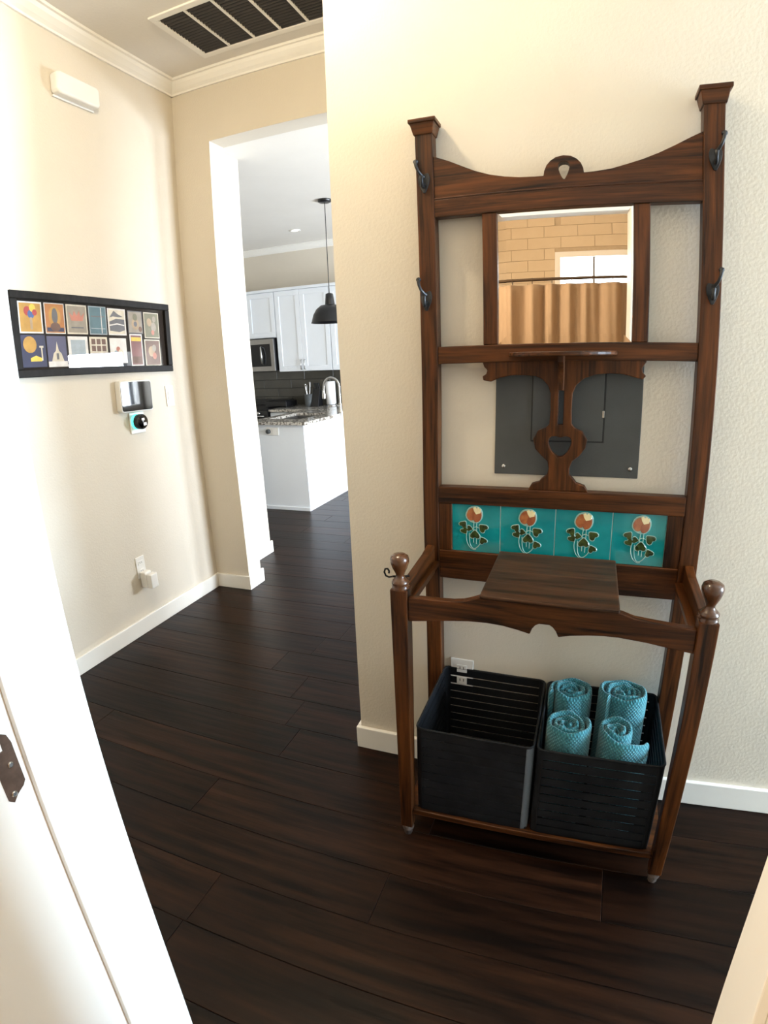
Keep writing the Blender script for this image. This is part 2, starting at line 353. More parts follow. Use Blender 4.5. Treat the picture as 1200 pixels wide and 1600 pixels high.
def window(name, axis, pl, a0, a1, z0, z1, mull):
    fr = G(); w = 0.05; d = 0.05
    def b(u0, u1, v0, v1, t0, t1):
        return fr.box(t0, t1, u0, u1, v0, v1) if axis == 'x' else fr.box(u0, u1, t0, t1, v0, v1)
    b(a0, a1, z0, z0+w, pl-d, pl+d); b(a0, a1, z1-w, z1, pl-d, pl+d); b(a0, a0+w, z0+w, z1-w, pl-d, pl+d); b(a1-w, a1, z0+w, z1-w, pl-d, pl+d)
    o = struct(name, fr, 'trim_paint')
    for m_ in mull:
        g = G(); g.box(pl-.012, pl+.012, m_-.011, m_+.011, z0+w, z1-w) if axis == 'x' else g.box(m_-.011, m_+.011, pl-.012, pl+.012, z0+w, z1-w)
        mesh_obj('mullion', g, 'window_bar', o)
    edges = [a0+w]+list(mull)+[a1-w]
    for p, q in zip(edges[:-1], edges[1:]):
        g = G(); g.box(pl-.003, pl+.003, p+.012, q-.012, z0+w, z1-w) if axis == 'x' else g.box(p+.012, q-.012, pl-.003, pl+.003, z0+w, z1-w)
        mesh_obj('pane', g, 'clear_glass', o)
    return o
window('window_1', 'x', 2.25, WY0, WY1, WZ0, WZ1, [])
window('window_added', 'x', 2.25, PY0, PY1, 0.0, PZ, [2.05])  # unseen glazed door, added to bring in extra daylight
# glazed front door at the end of the hall
d2 = struct('door_2', G().box(4.92, 4.97, -0.86, -0.76, 0.0, 2.40).box(4.92, 4.97, -0.12, -0.02, 0.0, 2.40).box(4.92, 4.97, -0.76, -0.12, 0.0, 0.25).box(4.92, 4.97, -0.76, -0.12, 2.28, 2.40), 'trim_paint')
mesh_obj('pane', G().box(4.94, 4.95, -0.76, -0.12, 0.25, 2.28), 'clear_glass', d2)
# ---- baseboards
BB, BH = 0.015, 0.0914
struct('baseboard_stand_wall', G().box(XC-BB, 4.9, -BB, 0.0, 0.0, BH).box(XC-BB, XC, 0.0, 1.30, 0.0, BH), 'trim_paint', bevel=0.003)
struct('baseboard_left', G().box(XL, XL+BB, -1.16, YF-BB, 0.0, BH), 'trim_paint', bevel=0.003)
struct('baseboard_far', G().box(XL, -1.5004+BB, YF-BB, YF, 0.0, BH).box(-1.5004, -1.5004+BB, YF, 1.30+BB, 0.0, BH), 'trim_paint', bevel=0.003)
struct('baseboard_left_beyond', G().box(XL, XL+BB, 1.30+BB, 1.82+BB, 0.0, BH), 'trim_paint', bevel=0.003)
# ---- crown mouldings (stepped cove)
def crown(prof_pt, n):
    return [(prof_pt[i]) for i in range(n)]
CP = [(0, 0), (0.012, 0), (0.014, 0.010), (0.030, 0.022), (0.050, 0.042), (0.060, 0.056), (0.072, 0.058), (0.074, 0.070), (0, 0.070)]
struct('trim_1', G().prism([(XL+a, HC-0.070+b) for a, b in CP], 'y', -1.16, YF), 'trim_paint', label='crown moulding along the left wall')
struct('trim_2', G().prism([(YF-a, HC-0.070+b) for a, b in CP], 'x', XL, XC), 'trim_paint', label='crown moulding over the far opening')
struct('trim_3', G().prism([(4.73-a, KC-0.070+b) for a, b in CP], 'x', -4.4, 2.2), 'trim_paint', label='crown moulding on the kitchen wall')

# ---- bathroom doorway (the camera stands in it): jambs, stops, casing, strike plate
door1 = struct('door_1', G().box(JL-0.02, JL-0.010, -1.43, YJ, 0.0, 2.09).box(JR+0.010, JR+0.02, -1.43, YJ, 0.0, 2.09).box(JL-0.02, JR+0.02, -1.43, YJ, 2.07, 2.09), 'trim_paint', bevel=0.0015)
mesh_obj('stop', G().box(JL-0.010, JL, -1.2665, YJ, 0.0, 2.07), 'trim_paint', door1, bevel=0.0015)
mesh_obj('stop', G().box(JR, JR+0.010, -1.222, YJ, 0.0, 2.07), 'trim_paint', door1, bevel=0.0015)
mesh_obj('casing', G().box(JL-0.10, JL-0.012, -1.1696, YJ, 0.0, 2.16), 'trim_paint', door1, bevel=0.003)
mesh_obj('casing', G().box(JR+0.012, JR+0.10, -1.1696, YJ, 0.0, 2.16), 'trim_paint', door1, bevel=0.003)
mesh_obj('casing', G().box(JL-0.012, JR+0.012, -1.1696, YJ, 2.082, 2.16), 'trim_paint', door1, bevel=0.003)
mesh_obj('casing', G().box(JL-0.10, JL-0.012, -1.43, -1.415, 0.0, 2.16), 'trim_paint', door1, bevel=0.003)
mesh_obj('casing', G().box(JR+0.012, JR+0.10, -1.43, -1.415, 0.0, 2.16), 'trim_paint', door1, bevel=0.003)
sx = JL-0.010
sp = [(-1.2745, 0.934), (-1.2755, 0.995), (-1.279, 1.008), (-1.287, 1.014), (-1.296, 1.014), (-1.304, 1.006), (-1.306, 0.990), (-1.304, 0.920), (-1.298, 0.914), (-1.290, 0.922), (-1.279, 0.928)]
strike = mesh_obj('strike_plate', G().prism(sp, 'x', sx, sx+0.002, holes=[[(-1.299, 0.99), (-1.289, 0.99), (-1.289, 1.003), (-1.299, 1.003)]]), 'strike_bronze', door1, label='dark bronze strike plate')
for (yy, zz) in ((-1.2865, 0.967), (-1.295, 0.926)):
    mesh_obj('screw', G().lathe([(0.0045, 0), (0.0045, 0.001), (0.003, 0.0018)], (sx+0.002, yy, zz), 'x', 14), 'steel', strike)

# ---- bathroom shell (seen in the mirror)
BX0, BX1, BY = -1.3, 1.5, -4.05
struct('wall_bathroom_left', G().box(BX0-0.1, BX0, BY, -1.415, -0.002, HC), 'bath_wall_paint')
struct('wall_bathroom_right', G().box(BX1, BX1+0.1, BY, -1.415, -0.002, HC), 'bath_wall_paint')
struct('ceiling_bathroom', G().box(BX0-0.1, BX1+0.1, BY-0.15, -1.415, HC, HC+0.08), 'ceiling_paint')
wb = G(); X0, X1 = 0.17, 1.20
for (a, b, c, d_) in ((BX0, X0, -0.002, HC), (X1, BX1, -0.002, HC), (X0, X1, -0.002, 1.35), (X0, X1, 2.325, 2.655), (X0, X1, 3.0, HC)):
    wb.box(a, b, BY-0.15, BY-0.012, c, d_)
wbo = struct('wall_bathroom_back', wb, 'bath_grout')
def wall_tiles(parent, x0, x1, z0, z1, tw, th, y0, y1, m, skip, gap=0.003):
    r = 0; z = z0
    while z < z1-0.02:
        x = x0-(tw/2 if r % 2 else 0)
        while x < x1:
            segs = [(max(x, x0)+gap/2, min(x+tw, x1)-gap/2)]
            za, zb = z+gap/2, min(z+th, z1)-gap/2
            for (a, b, c, d_) in skip:
                ns = []
                for (p, q) in segs:
                    if zb <= c or za >= d_ or q <= a or p >= b: ns.append((p, q)); continue
                    if p < a: ns.append((p, a))
                    if q > b: ns.append((b, q))
                    if not (p < a or q > b) and (za < c-0.02): ns.append((p, q))
                segs = ns
            for (p, q) in segs:
                if q-p > 0.015: mesh_obj('tile', G().box(p, q, y0, y1, za, zb), m, parent, bevel=0.0012, seg=1)
            x += tw
        z += th; r += 1
wall_tiles(wbo, BX0, BX1, 1.75, HC, 0.305, 0.102, BY-0.012, BY-0.004, 'bath_tile', [(X0, X1, 1.35, 2.325), (X0, X1, 2.655, 3.0)])
window('window_2', 'y', BY-0.05, X0, X1, 1.35, 2.325, [0.523])
window('window_3', 'y', BY-0.05, X0, X1, 2.655, 3.0, [0.523])
# shower curtain on its rod
rod = thing('curtain_rod', (BX0, -3.30, 2.0), 'dark metal shower rod reflected in the mirror', 'curtain rod')
mesh_obj('pole', G().tube([(BX0, -3.30, 1.995), (BX1, -3.30, 1.995)], 0.0125, 12), 'rod_metal', rod)
for i in range(18):
    x = BX0+0.07+i*0.158
    mesh_obj('ring', G().tube([(x, -3.30+0.02*math.cos(t), 1.985+0.024*math.sin(t)) for t in [k*math.pi/5 for k in range(10)]], 0.0022, 6, closed=True), 'rod_metal', rod)
g = G(); nx = 420; zs = [1.955, 1.9, 1.7, 1.4, 1.0, 0.6, 0.2]
vv = []
for z in zs:
    for i in range(nx+1):
        u = i/nx; x = BX0+0.03+u*(BX1-BX0-0.06); amp = 0.030+0.012*math.sin(u*17)
        ph = u*2*math.pi*17.5+0.8*math.sin(u*23)
        vv.append((x+0.008*math.sin(ph*0.5), -3.305+amp*math.sin(ph)+0.008*math.sin(ph*2.3+z*2), z))
ff = [(r*(nx+1)+i, (r+1)*(nx+1)+i, (r+1)*(nx+1)+i+1, r*(nx+1)+i+1) for r in range(len(zs)-1) for i in range(nx)]
g.add(vv, ff, True)
cu = mesh_obj('shower_curtain', g, 'curtain_fabric', None, loc=(0.1, -3.3, 0.2), solid=0.004)
tag(cu, 'tan fabric shower curtain hanging in folds, reflected in the mirror', 'curtain')
# vanity lamp in the bathroom, above the doorway side wall
vl = thing('vanity_lamp', (BX0+0.05, -2.25, 2.15), 'warm vanity lamp bar on the bathroom side wall', 'lamp')
mesh_obj('bar', G().box(BX0, BX0+0.03, -2.65, -1.85, 2.11, 2.19), 'rod_metal', vl, bevel=0.004)
for k in range(3):
    mesh_obj('lamp_shade', G().lathe([(0.03, 0.0), (0.045, 0.03), (0.055, 0.10), (0.05, 0.13), (0.0, 0.14)], (BX0+0.09, -2.55+0.3*k, 2.06), 'z', 16), 'lamp_glass', vl)
pl = bpy.data.lights.new('vanity_glow', 'AREA'); pl.shape = 'RECTANGLE'; pl.size = 0.15; pl.size_y = 0.8; pl.energy = 46; pl.color = (1.0, 0.80, 0.56)
po = bpy.data.objects.new('vanity_glow', pl); COL.objects.link(po); po.location = (BX0+0.17, -2.25, 2.13); po.rotation_euler = (0, -R90, 0)
# flush ceiling lamp in the hall, left of the doorway
hl = thing('ceiling_lamp', (-0.45, -0.47, HC), 'round flush ceiling lamp with warm glass dome in the hall', 'lamp')
mesh_obj('canopy', G().lathe([(0.15, 0.0), (0.15, -0.025), (0.13, -0.03)], (-0.45, -0.47, HC), 'z', 28), 'brushed_steel', hl)
mesh_obj('dome', G().lathe([(0.13, -0.03), (0.125, -0.06), (0.09, -0.095), (0.04, -0.112), (0.0, -0.115)], (-0.45, -0.47, HC), 'z', 28), 'lamp_glass', hl)
hp = bpy.data.lights.new('hall_glow', 'POINT'); hp.energy = 44; hp.color = (1.0, 0.84, 0.58); hp.shadow_soft_size = 0.05
ho = bpy.data.objects.new('hall_glow', hp); COL.objects.link(ho); ho.location = (-0.45, -0.47, HC-0.17)

# ================================================================== HALL STAND
YS = -0.055
S = thing('hall_stand', (0.4385, -0.2, 0.0), 'tall dark oak hall stand with a square mirror and teal rose tiles', 'hall stand')
PL, PR = (0.0521, 0.1000), (0.7757, 0.8252)
def sp_(name, g, m, bevel=0.0025, label=None, parent=None): return mesh_obj(name, g, m, parent or S, bevel=bevel, label=label)
for (a, b) in (PL, PR):
    p = sp_('post', G().box(a, b, YS, -0.012, 0.0, 2.022), 'oak_upright')
    c = (a+b)/2; yc = (YS-0.012)/2
    cap = G().frustum((a-.003, b+.003, YS-.003, -0.010), (c-.034, c+.034, YS-.012, -0.006), 2.016, 2.046)
    cap.box(c-.038, c+.038, YS-.015, -0.004, 2.046, 2.057)
    sp_('cap', cap, 'oak_across', 0.002, parent=p)
top = [(0.100, 1.955), (0.141, 1.938), (0.181, 1.918), (0.212, 1.903), (0.251, 1.889), (0.29, 1.880), (0.328, 1.875), (0.366, 1.873), (0.389, 1.873),
       (0.391, 1.885), (0.397, 1.899), (0.407, 1.910), (0.421, 1.918), (0.440, 1.921), (0.459, 1.918), (0.473, 1.910), (0.483, 1.899), (0.489, 1.885), (0.490, 1.874),
       (0.518, 1.875), (0.557, 1.879), (0.596, 1.888), (0.634, 1.898), (0.672, 1.911), (0.710, 1.927), (0.747, 1.944), (0.7757, 1.956), (0.7757, 1.7896), (0.100, 1.7896)]
hole = smooth_loop([(0.425, 1.897), (0.433, 1.905), (0.448, 1.905), (0.456, 1.896), (0.452, 1.880), (0.446, 1.867), (0.441, 1.859), (0.435, 1.866), (0.429, 1.880)], 1)
tr = sp_('top_rail', G().prism(top, 'y', -0.050, -0.018, holes=[hole]), 'oak_across')
sp_('bead', G().box(0.100, 0.7757, -0.0535, -0.049, 1.7896, 1.836).tube([(0.100, -0.050, 1.8385), (0.7757, -0.050, 1.8385)], 0.0035, 8), 'oak_across', 0.0015, parent=tr)
for (a, b) in ((0.2269, 0.2662), (0.6115, 0.652)):
    sp_('stile', G().box(a, b, -0.049, -0.020, 1.4464, 1.7896), 'oak_upright')
# bevelled mirror
mx0, mx1, mz0, mz1, bw, bd = 0.2662, 0.6115, 1.4464, 1.7896, 0.022, 0.0004
g = G(); yo, yi = -0.0385, -0.0385-bd
o_ = [(mx0, yo, mz0), (mx1, yo, mz0), (mx1, yo, mz1), (mx0, yo, mz1)]; i_ = [(mx0+bw, yi, mz0+bw), (mx1-bw, yi, mz0+bw), (mx1-bw, yi, mz1-bw), (mx0+bw, yi, mz1-bw)]
k_ = [(x, -0.030, z) for x, y, z in o_]
g.add(o_+i_+k_, [(4, 5, 6, 7), (0, 1, 5, 4), (1, 2, 6, 5), (2, 3, 7, 6), (3, 0, 4, 7), (8, 9, 1, 0), (9, 10, 2, 1), (10, 11, 3, 2), (11, 8, 0, 3), (11, 10, 9, 8)])
sp_('mirror', g, 'mirror_silver', 0, label='bevelled square mirror glass')
sp_('mirror_back', G().box(mx0-.01, mx1+.01, -0.029, -0.020, mz0-.01, mz1+.01), 'oak_across', 0)
sp_('middle_rail', G().box(0.100, 0.7757, -0.052, -0.018, 1.3995, 1.4464), 'oak_across')
# pierced splat with its crest board
splat = [(0.223, 1.406), (0.229, 1.389), (0.238, 1.379), (0.235, 1.369), (0.225, 1.363), (0.227, 1.352), (0.248, 1.348), (0.273, 1.358), (0.305, 1.364), (0.336, 1.364), (0.367, 1.361), (0.386, 1.353), (0.402, 1.336), (0.409, 1.314), (0.410, 1.270), (0.408, 1.232), (0.399, 1.222), (0.378, 1.213), (0.367, 1.190), (0.373, 1.164), (0.390, 1.145), (0.407, 1.129), (0.411, 1.109), (0.407, 1.091), (0.392, 1.078), (0.386, 1.070), (0.367, 1.064), (0.358, 1.0465),
         (0.519, 1.0465), (0.509, 1.063), (0.486, 1.071), (0.480, 1.079), (0.467, 1.093), (0.466, 1.111), (0.473, 1.131), (0.492, 1.148), (0.506, 1.168), (0.510, 1.190), (0.496, 1.213), (0.476, 1.222), (0.467, 1.232), (0.465, 1.270), (0.466, 1.314), (0.475, 1.336), (0.495, 1.354), (0.524, 1.364), (0.560, 1.367), (0.596, 1.364), (0.625, 1.356), (0.643, 1.352), (0.651, 1.361), (0.642, 1.370), (0.640, 1.381), (0.650, 1.396), (0.652, 1.406)]
heart = smooth_loop([(0.410, 1.196), (0.425, 1.200), (0.438, 1.195), (0.452, 1.200), (0.466, 1.196), (0.469, 1.180), (0.459, 1.156), (0.440, 1.138), (0.419, 1.154), (0.407, 1.177)], 1)
slot = [(0.431, 1.330), (0.444, 1.330), (0.444, 1.231), (0.431, 1.231)]
sp_('splat', G().prism(splat, 'y', -0.047, -0.026, holes=[heart, slot]), 'oak_upright', 0.002, label='pierced oak splat with heart cut-out')
# little half-round shelf and its fin bracket
hr = [(0.437+0.140*math.cos(math.radians(a)), -0.050-0.115*math.sin(math.radians(a))) for a in range(0, 181, 10)]
sh = G().prism(hr, 'z', 1.414, 1.425); sp_('shelf', sh, 'oak_across', 0.003)
fin = [(-0.052, 1.414), (-0.130, 1.414), (-0.128, 1.398), (-0.110, 1.372), (-0.100, 1.345), (-0.098, 1.326), (-0.052, 1.322)]
sp_('bracket', G().prism(fin, 'x', 0.430, 0.4445), 'oak_upright', 0.0015)
# tiled panel
sp_('tile_rail', G().box(0.100, 0.7757, -0.054, -0.018, 0.9943, 1.0465), 'oak_across')
sp_('lower_rail', G().box(0.100, 0.7757, -0.054, -0.018, 0.7515, 0.8444), 'oak_across')
sp_('tile_stile', G().box(0.100, 0.1395, -0.052, -0.018, 0.8444, 0.9943), 'oak_upright')
sp_('tile_stile', G().box(0.7335, 0.7757, -0.052, -0.018, 0.8444, 0.9943), 'oak_upright')
sp_('tile_backing', G().box(0.1395, 0.7335, -0.0455, -0.020, 0.8444, 0.9943), 'tile_joint', 0)
def heart_loop(cx, cz, r, rot=0.0):
    base = [(0, -1.05), (0.55, -0.45), (0.95, 0.1), (0.85, 0.62), (0.42, 0.78), (0, 0.5), (-0.42, 0.78), (-0.85, 0.62), (-0.95, 0.1), (-0.55, -0.45)]
    base = smooth_loop(base, 1); c, s = math.cos(rot), math.sin(rot)
    return [(cx+r*(x*c-z*s), cz+r*(x*s+z*c)) for x, z in base]
edges = [0.1395, 0.2827, 0.4362, 0.5897, 0.7335]
for k in range(4):
    a, b = edges[k]+0.0012, edges[k+1]-0.0012; cx = (0.206, 0.3594, 0.513, 0.6664)[k]; yt = -0.047
    t = sp_('tile', G().box(a, b, yt, -0.0455, 0.8450, 0.9938), 'teal_glaze', 0.0012)
    d = 0.0016
    def rel(name, loop, m, dd=d): mesh_obj(name, G().prism(loop, 'y', yt-dd, yt), m, t, bevel=0.0006, seg=1)
    z0 = 0.8444
    # stems: raised pale outlines
    st = G()
    for path in ([(0.000, .098), (-.002, .07), (-.001, .030)], [(-.020, .066), (-.024, .045), (-.018, .020), (-.004, .007), (.006, .009)],
                 [(.022, .042), (.018, .025), (.004, .010), (-.006, .012), (-.013, .028), (-.014, .060)], [(.008, .096), (.008, .072), (.007, .026)],
                 [(-.012, .066), (.004, .083), (.020, .074)]):
        st.tube([(cx+p, yt-0.0004, z0+q) for p, q in smooth_loop(path, 2, False)], 0.0011, 6)
    mesh_obj('stem', st, 'stem_line', t)
    def grow(loop, k):
        mx_ = sum(p[0] for p in loop)/len(loop); mz_ = sum(p[1] for p in loop)/len(loop)
        return [(mx_+(p[0]-mx_)*k, mz_+(p[1]-mz_)*k) for p in loop]
    whole = smooth_loop([(cx+p, z0+q) for p, q in ((-.024, .118), (-.017, .136), (-.004, .143), (.012, .143), (.023, .132), (.024, .112), (.016, .098), (.004, .093), (-.012, .098), (-.021, .106))], 1)
    rel('outline', grow(whole, 1.10), 'stem_line', 0.0008)
    rel('petal', smooth_loop([(cx+p, z0+q) for p, q in ((-.023, .118), (-.016, .134), (-.004, .141), (.004, .132), (.004, .114), (-.002, .100), (-.012, .099), (-.020, .107))], 1), 'rose_glaze')
    rel('petal', smooth_loop([(cx+p, z0+q) for p, q in ((-.003, .104), (.002, .122), (.013, .132), (.022, .131), (.023, .112), (.016, .098), (.004, .094))], 1), 'rose_dark', 0.0020)
    rel('petal_tip', [(cx+p, z0+q) for p, q in ((-.003, .140), (.004, .143), (.007, .138), (.012, .143), (.016, .137), (.021, .138), (.019, .124), (.006, .120), (.000, .130))], 'rose_cream', 0.0026)
    for (p, q, r, ro) in ((-.032, .086, .0125, 2.5), (-.029, .066, .0115, 0.6), (-.013, .074, .0098, 1.4), (.003, .055, .0155, math.pi), (.027, .078, .0145, -2.3), (.027, .038, .0122, 3.6)):
        rel('outline', heart_loop(cx+p, z0+q, r*1.16, ro), 'stem_line', 0.0008)
        rel('leaf', heart_loop(cx+p, z0+q, r, ro), 'leaf_glaze')
# front legs with turned finials and feet
LEGY0, LEGY1 = -0.3765, -0.3315
for i, (a, b) in enumerate(((0.0495, 0.0958), (0.7814, 0.8277))):
    lg = G().frustum((a+.005, b-.005, LEGY0+.005, LEGY1-.005), (a, b, LEGY0, LEGY1), 0.042, 0.842)
    leg = sp_('front_leg', lg, 'oak_upright')
    c = (a+b)/2; yc = (LEGY0+LEGY1)/2
    sp_('finial', G().lathe([(0.0235, 0), (0.0235, 0.006), (0.021, 0.010), (0.0235, 0.014), (0.0235, 0.019), (0.018, 0.025), (0.0125, 0.030), (0.011, 0.035), (0.0125, 0.041), (0.020, 0.056), (0.0245, 0.070), (0.0255, 0.080), (0.023, 0.088), (0.014, 0.094), (0.0, 0.0955)], (c, yc, 0.841), 'z', 24), 'turned_oak', 0, parent=leg)
    sp_('foot', G().lathe([(0.0, 0.0), (0.010, 0.0), (0.013, 0.008), (0.010, 0.014), (0.015, 0.020), (0.018, 0.030), (0.017, 0.040), (0.015, 0.043)], (c, yc, 0.0), 'z', 18), 'worn_foot', 0, parent=leg)
# shaped front apron
ap = [(0.0958, 0.820), (0.128, 0.823), (0.184, 0.824), (0.215, 0.826), (0.240, 0.830), (0.262, 0.838), (0.280, 0.846), (0.300, 0.848), (0.590, 0.848), (0.606, 0.845), (0.620, 0.841), (0.640, 0.834), (0.681, 0.829), (0.731, 0.824), (0.7814, 0.820),
      (0.7814, 0.758), (0.723, 0.767), (0.673, 0.775), (0.611, 0.781), (0.575, 0.781), (0.539, 0.778), (0.500, 0.772), (0.472, 0.765), (0.466, 0.779), (0.458, 0.789), (0.449, 0.795), (0.438, 0.797), (0.427, 0.795), (0.417, 0.789), (0.410, 0.779), (0.405, 0.764), (0.375, 0.771), (0.340, 0.777), (0.300, 0.779), (0.255, 0.777), (0.200, 0.770), (0.150, 0.762), (0.0958, 0.754)]
sp_('apron', G().prism(ap, 'y', -0.368, -0.346), 'oak_across')
# arms from legs to posts, each with an inner ledge
for (a, b, la, lb) in ((0.062, 0.086, 0.086, 0.100), (0.791, 0.815, 0.770, 0.791)):
    arm = sp_('arm', G().prism([(LEGY1, 0.765), (YS, 0.765), (YS, 0.858), (-0.12, 0.848), (-0.22, 0.843), (LEGY1, 0.838)], 'x', a, b), 'oak_deep')
    sp_('ledge', G().box(la, lb, -0.346, YS, 0.792, 0.806), 'oak_deep', 0.001, parent=arm)
# glove box under its hinged lid
sp_('glove_box', G().box(0.298, 0.592, -0.346, -0.0545, 0.783, 0.835), 'oak_lid')
sp_('lid', G().box(0.284, 0.606, -0.384, -0.058, 0.8485, 0.8595), 'oak_lid', 0.004, label='timeworn hinged oak lid')
sp_('hinge_strip', G().box(0.290, 0.600, -0.3455, -0.058, 0.835, 0.8485), 'oak_lid', 0.001)
# bottom tray
sp_('tray', G().box(0.066, 0.812, -0.366, -0.012, 0.098, 0.108).box(0.0958, 0.7814, -0.368, -0.358, 0.101, 0.119), 'oak_across', 0.0015)
# coat hooks
def coat_hook(x, z, side):
    h = sp_('coat_hook', G().prism(smooth_loop([(x, z-.052), (x+.013, z-.026), (x+.017, z-.006), (x+.012, z+.008), (x+.003, z+.004), (x-.003, z+.004), (x-.012, z+.008), (x-.017, z-.006), (x-.013, z-.026)], 1), 'y', YS-0.004, YS), 'iron', 0.001)
    up = [(x, YS-.004, z-.004), (x+side*.005, YS-.012, z+.001), (x+side*.010, YS-.020, z+.009), (x+side*.0145, YS-.022, z+.021), (x+side*.017, YS-.019, z+.032), (x+side*.0175, YS-.014, z+.037)]
    mesh_obj('upper_arm', G().tube(up, [.005, .0045, .004, .004, .0045, .006], 8).lathe([(0, -.007), (.006, -.004), (.0075, 0), (.006, .004), (0, .007)], up[-1], 'z', 10), 'iron', h)
    lo = [(x, YS-.004, z-.022), (x-side*.002, YS-.018, z-.034), (x-side*.003, YS-.032, z-.034), (x-side*.004, YS-.038, z-.020), (x-side*.003, YS-.034, z-.010)]
    mesh_obj('lower_arm', G().tube(lo, [.0045, .004, .004, .0045, .0055], 8), 'iron', h)
for (x, z, sd) in ((0.0745, 1.903, -1), (0.0715, 1.590, -1), (0.803, 1.905, 1), (0.803, 1.585, 1)): coat_hook(x, z, sd)
uh = [(0.050, -0.350, 0.868), (0.040, -0.352, 0.866), (0.032, -0.354, 0.870), (0.028, -0.354, 0.880), (0.031, -0.354, 0.889), (0.038, -0.354, 0.890), (0.042, -0.354, 0.884), (0.041, -0.354, 0.878)]
sp_('umbrella_hook', G().tube(uh, 0.0026, 8).tube([(0.050, -0.350, 0.868), (0.070, -0.340, 0.866), (0.090, -0.330, 0.866)], 0.003, 8), 'dark_iron', 0)

# ================================================================== BASKETS AND TOWELS
def basket(x0, x1, label, grayed=False):  # last flag sets the front right corner post in lighter gray
    y0, y1, z0, z1 = -0.347, -0.003, 0.109, 0.408
    B = thing('storage_basket', ((x0+x1)/2, (y0+y1)/2, z0), label, 'basket', 'slatted baskets under the hall stand')
    t = 0.0035; R = 0.020
    mesh_obj('base', G().box(x0+.004, x1-.004, y0+.004, y1-.004, z0, z0+.006), 'basket_black', B)
    for (cx, cy, a0) in ((x0+R, y0+R, 180), (x1-R, y0+R, 270), (x1-R, y1-R, 0), (x0+R, y1-R, 90)):
        o = arc(cx, cy, R, a0, a0+90, 8); i = arc(cx, cy, R-t, a0+90, a0, 8)
        mesh_obj('corner', G().prism(o+i, 'z', z0, z1), 'basket_gray' if (grayed and a0 == 270) else 'basket_black', B, bevel=0.0008, seg=1)
    n = 10; ph = (z1-z0)/n; gap = 0.0050
    for k in range(n):
        za, zb = z0+k*ph+(gap/2 if k else 0), z0+(k+1)*ph-(gap/2 if k < n-1 else 0)
        if k == n-1: pass
        for (a, b, c, d_) in ((x0+R, x1-R, y0, y0+t), (x0+R, x1-R, y1-t, y1), (x0, x0+t, y0+R, y1-R), (x1-t, x1, y0+R, y1-R)):
            mesh_obj('slat', G().box(a, b, c, d_, za, zb), 'basket_black', B)
    rim = G()
    path = arc(x1-R, y1-R, R-t/2, 0, 90, 5)+arc(x0+R, y1-R, R-t/2, 90, 180, 5)+arc(x0+R, y0+R, R-t/2, 180, 270, 5)+arc(x1-R, y0+R, R-t/2, 270, 360, 5)
    rim.tube([(a, b, z1) for a, b in path], 0.0035, 8, closed=True)
    mesh_obj('rim', rim, 'basket_black', B)
    return B
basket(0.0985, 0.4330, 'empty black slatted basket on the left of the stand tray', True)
basket(0.4395, 0.7755, 'black slatted basket holding four rolled teal towels')

def towel(cx, cy, zt, R, label, start=0.0, flare=0.0, seed=0):
    rnd = random.Random(seed); th = 0.0145; turns = R/(th*1.12)-0.55; n = int(turns*26)
    z0 = 0.1155; vs = []; uvs = []; prof = []
    hw = th*0.5
    # cross-section (radial offset, height mode 0..1, top rounding)
    for (o, zz) in ((hw, 0.0), (hw, 0.35), (hw, 0.7), (hw, 0.90), (hw*1.0, 0.955), (hw*.75, 0.985), (hw*.3, 1.0), (-hw*.3, 1.0), (-hw*.75, 0.985), (-hw, 0.955), (-hw, 0.90), (-hw, 0.5), (-hw, 0.0)): prof.append((o, zz))
    m = len(prof); length = 0.0; prev = None
    bx, by = [rnd.uniform(-.006, .006) for _ in range(2)]
    for i in range(n+1):
        u = i/n; ang = start-u*turns*2*math.pi
        r = R-hw-u*turns*th*1.12
        wob = 1+0.05*math.sin(ang*2+seed)+0.03*math.sin(ang*3.3+seed*2)
        r = max(r, 0.003)*wob
        ex = max(0.0, 1-u*turns*2.6)
        r += flare*ex**1.6
        px, py = cx+bx*u+r*math.cos(ang), cy+by*u+r*math.sin(ang)
        if prev: length += math.hypot(px-prev[0], py-prev[1])
        prev = (px, py)
        h = (zt-z0)*(1-0.030*u+0.012*math.sin(ang*1.7+seed)+0.006*math.sin(ang*5))-0.05*flare/0.03*ex*0.6
        for (o, zz) in prof:
            vs.append((px+o*math.cos(ang), py+o*math.sin(ang), z0+h*zz)); uvs.append((length, h*zz+o))
    g = G(); fs = [(i*m+k, i*m+k+1, (i+1)*m+k+1, (i+1)*m+k) for i in range(n) for k in range(m-1)]
    fs += [(i*m+m-1, i*m, (i+1)*m, (i+1)*m+m-1) for i in range(n)]
    g.add(vs, fs, True); g.add(vs[:m], [tuple(range(m))]); g.add(vs[-m:], [tuple(range(m-1, -1, -1))])
    uvs = uvs+uvs[:m]+uvs[-m:]
    o = mesh_obj('rolled_towel', g, 'towel_weave', None, loc=(cx, cy, z0))
    ul = o.data.uv_layers.new(name='UVMap')
    for p in o.data.polygons:
        for li in p.loop_indices: ul.data[li].uv = uvs[o.data.loops[li].vertex_index]
    bm = bmesh.new(); bm.from_mesh(o.data); bmesh.ops.recalc_face_normals(bm, faces=bm.faces[:]); bm.to_mesh(o.data); bm.free()
    tag(o, label, 'towel', 'rolled towels in the basket'); return o
towel(0.516, -0.104, 0.462, 0.0665, 'rolled teal towel at the back left, next to the empty basket', 3.6, 0, 1)
towel(0.668, -0.104, 0.476, 0.0730, 'widest rolled teal towel, back right against the basket end', 3.9, 0, 2)
towel(0.515, -0.258, 0.452, 0.0660, 'rolled teal towel at the front left with a thick plain coil', 0.6, 0, 3)
towel(0.648, -0.256, 0.456, 0.0590, 'rolled teal towel at the front right with a loose flap', -0.15, 0.030, 4)

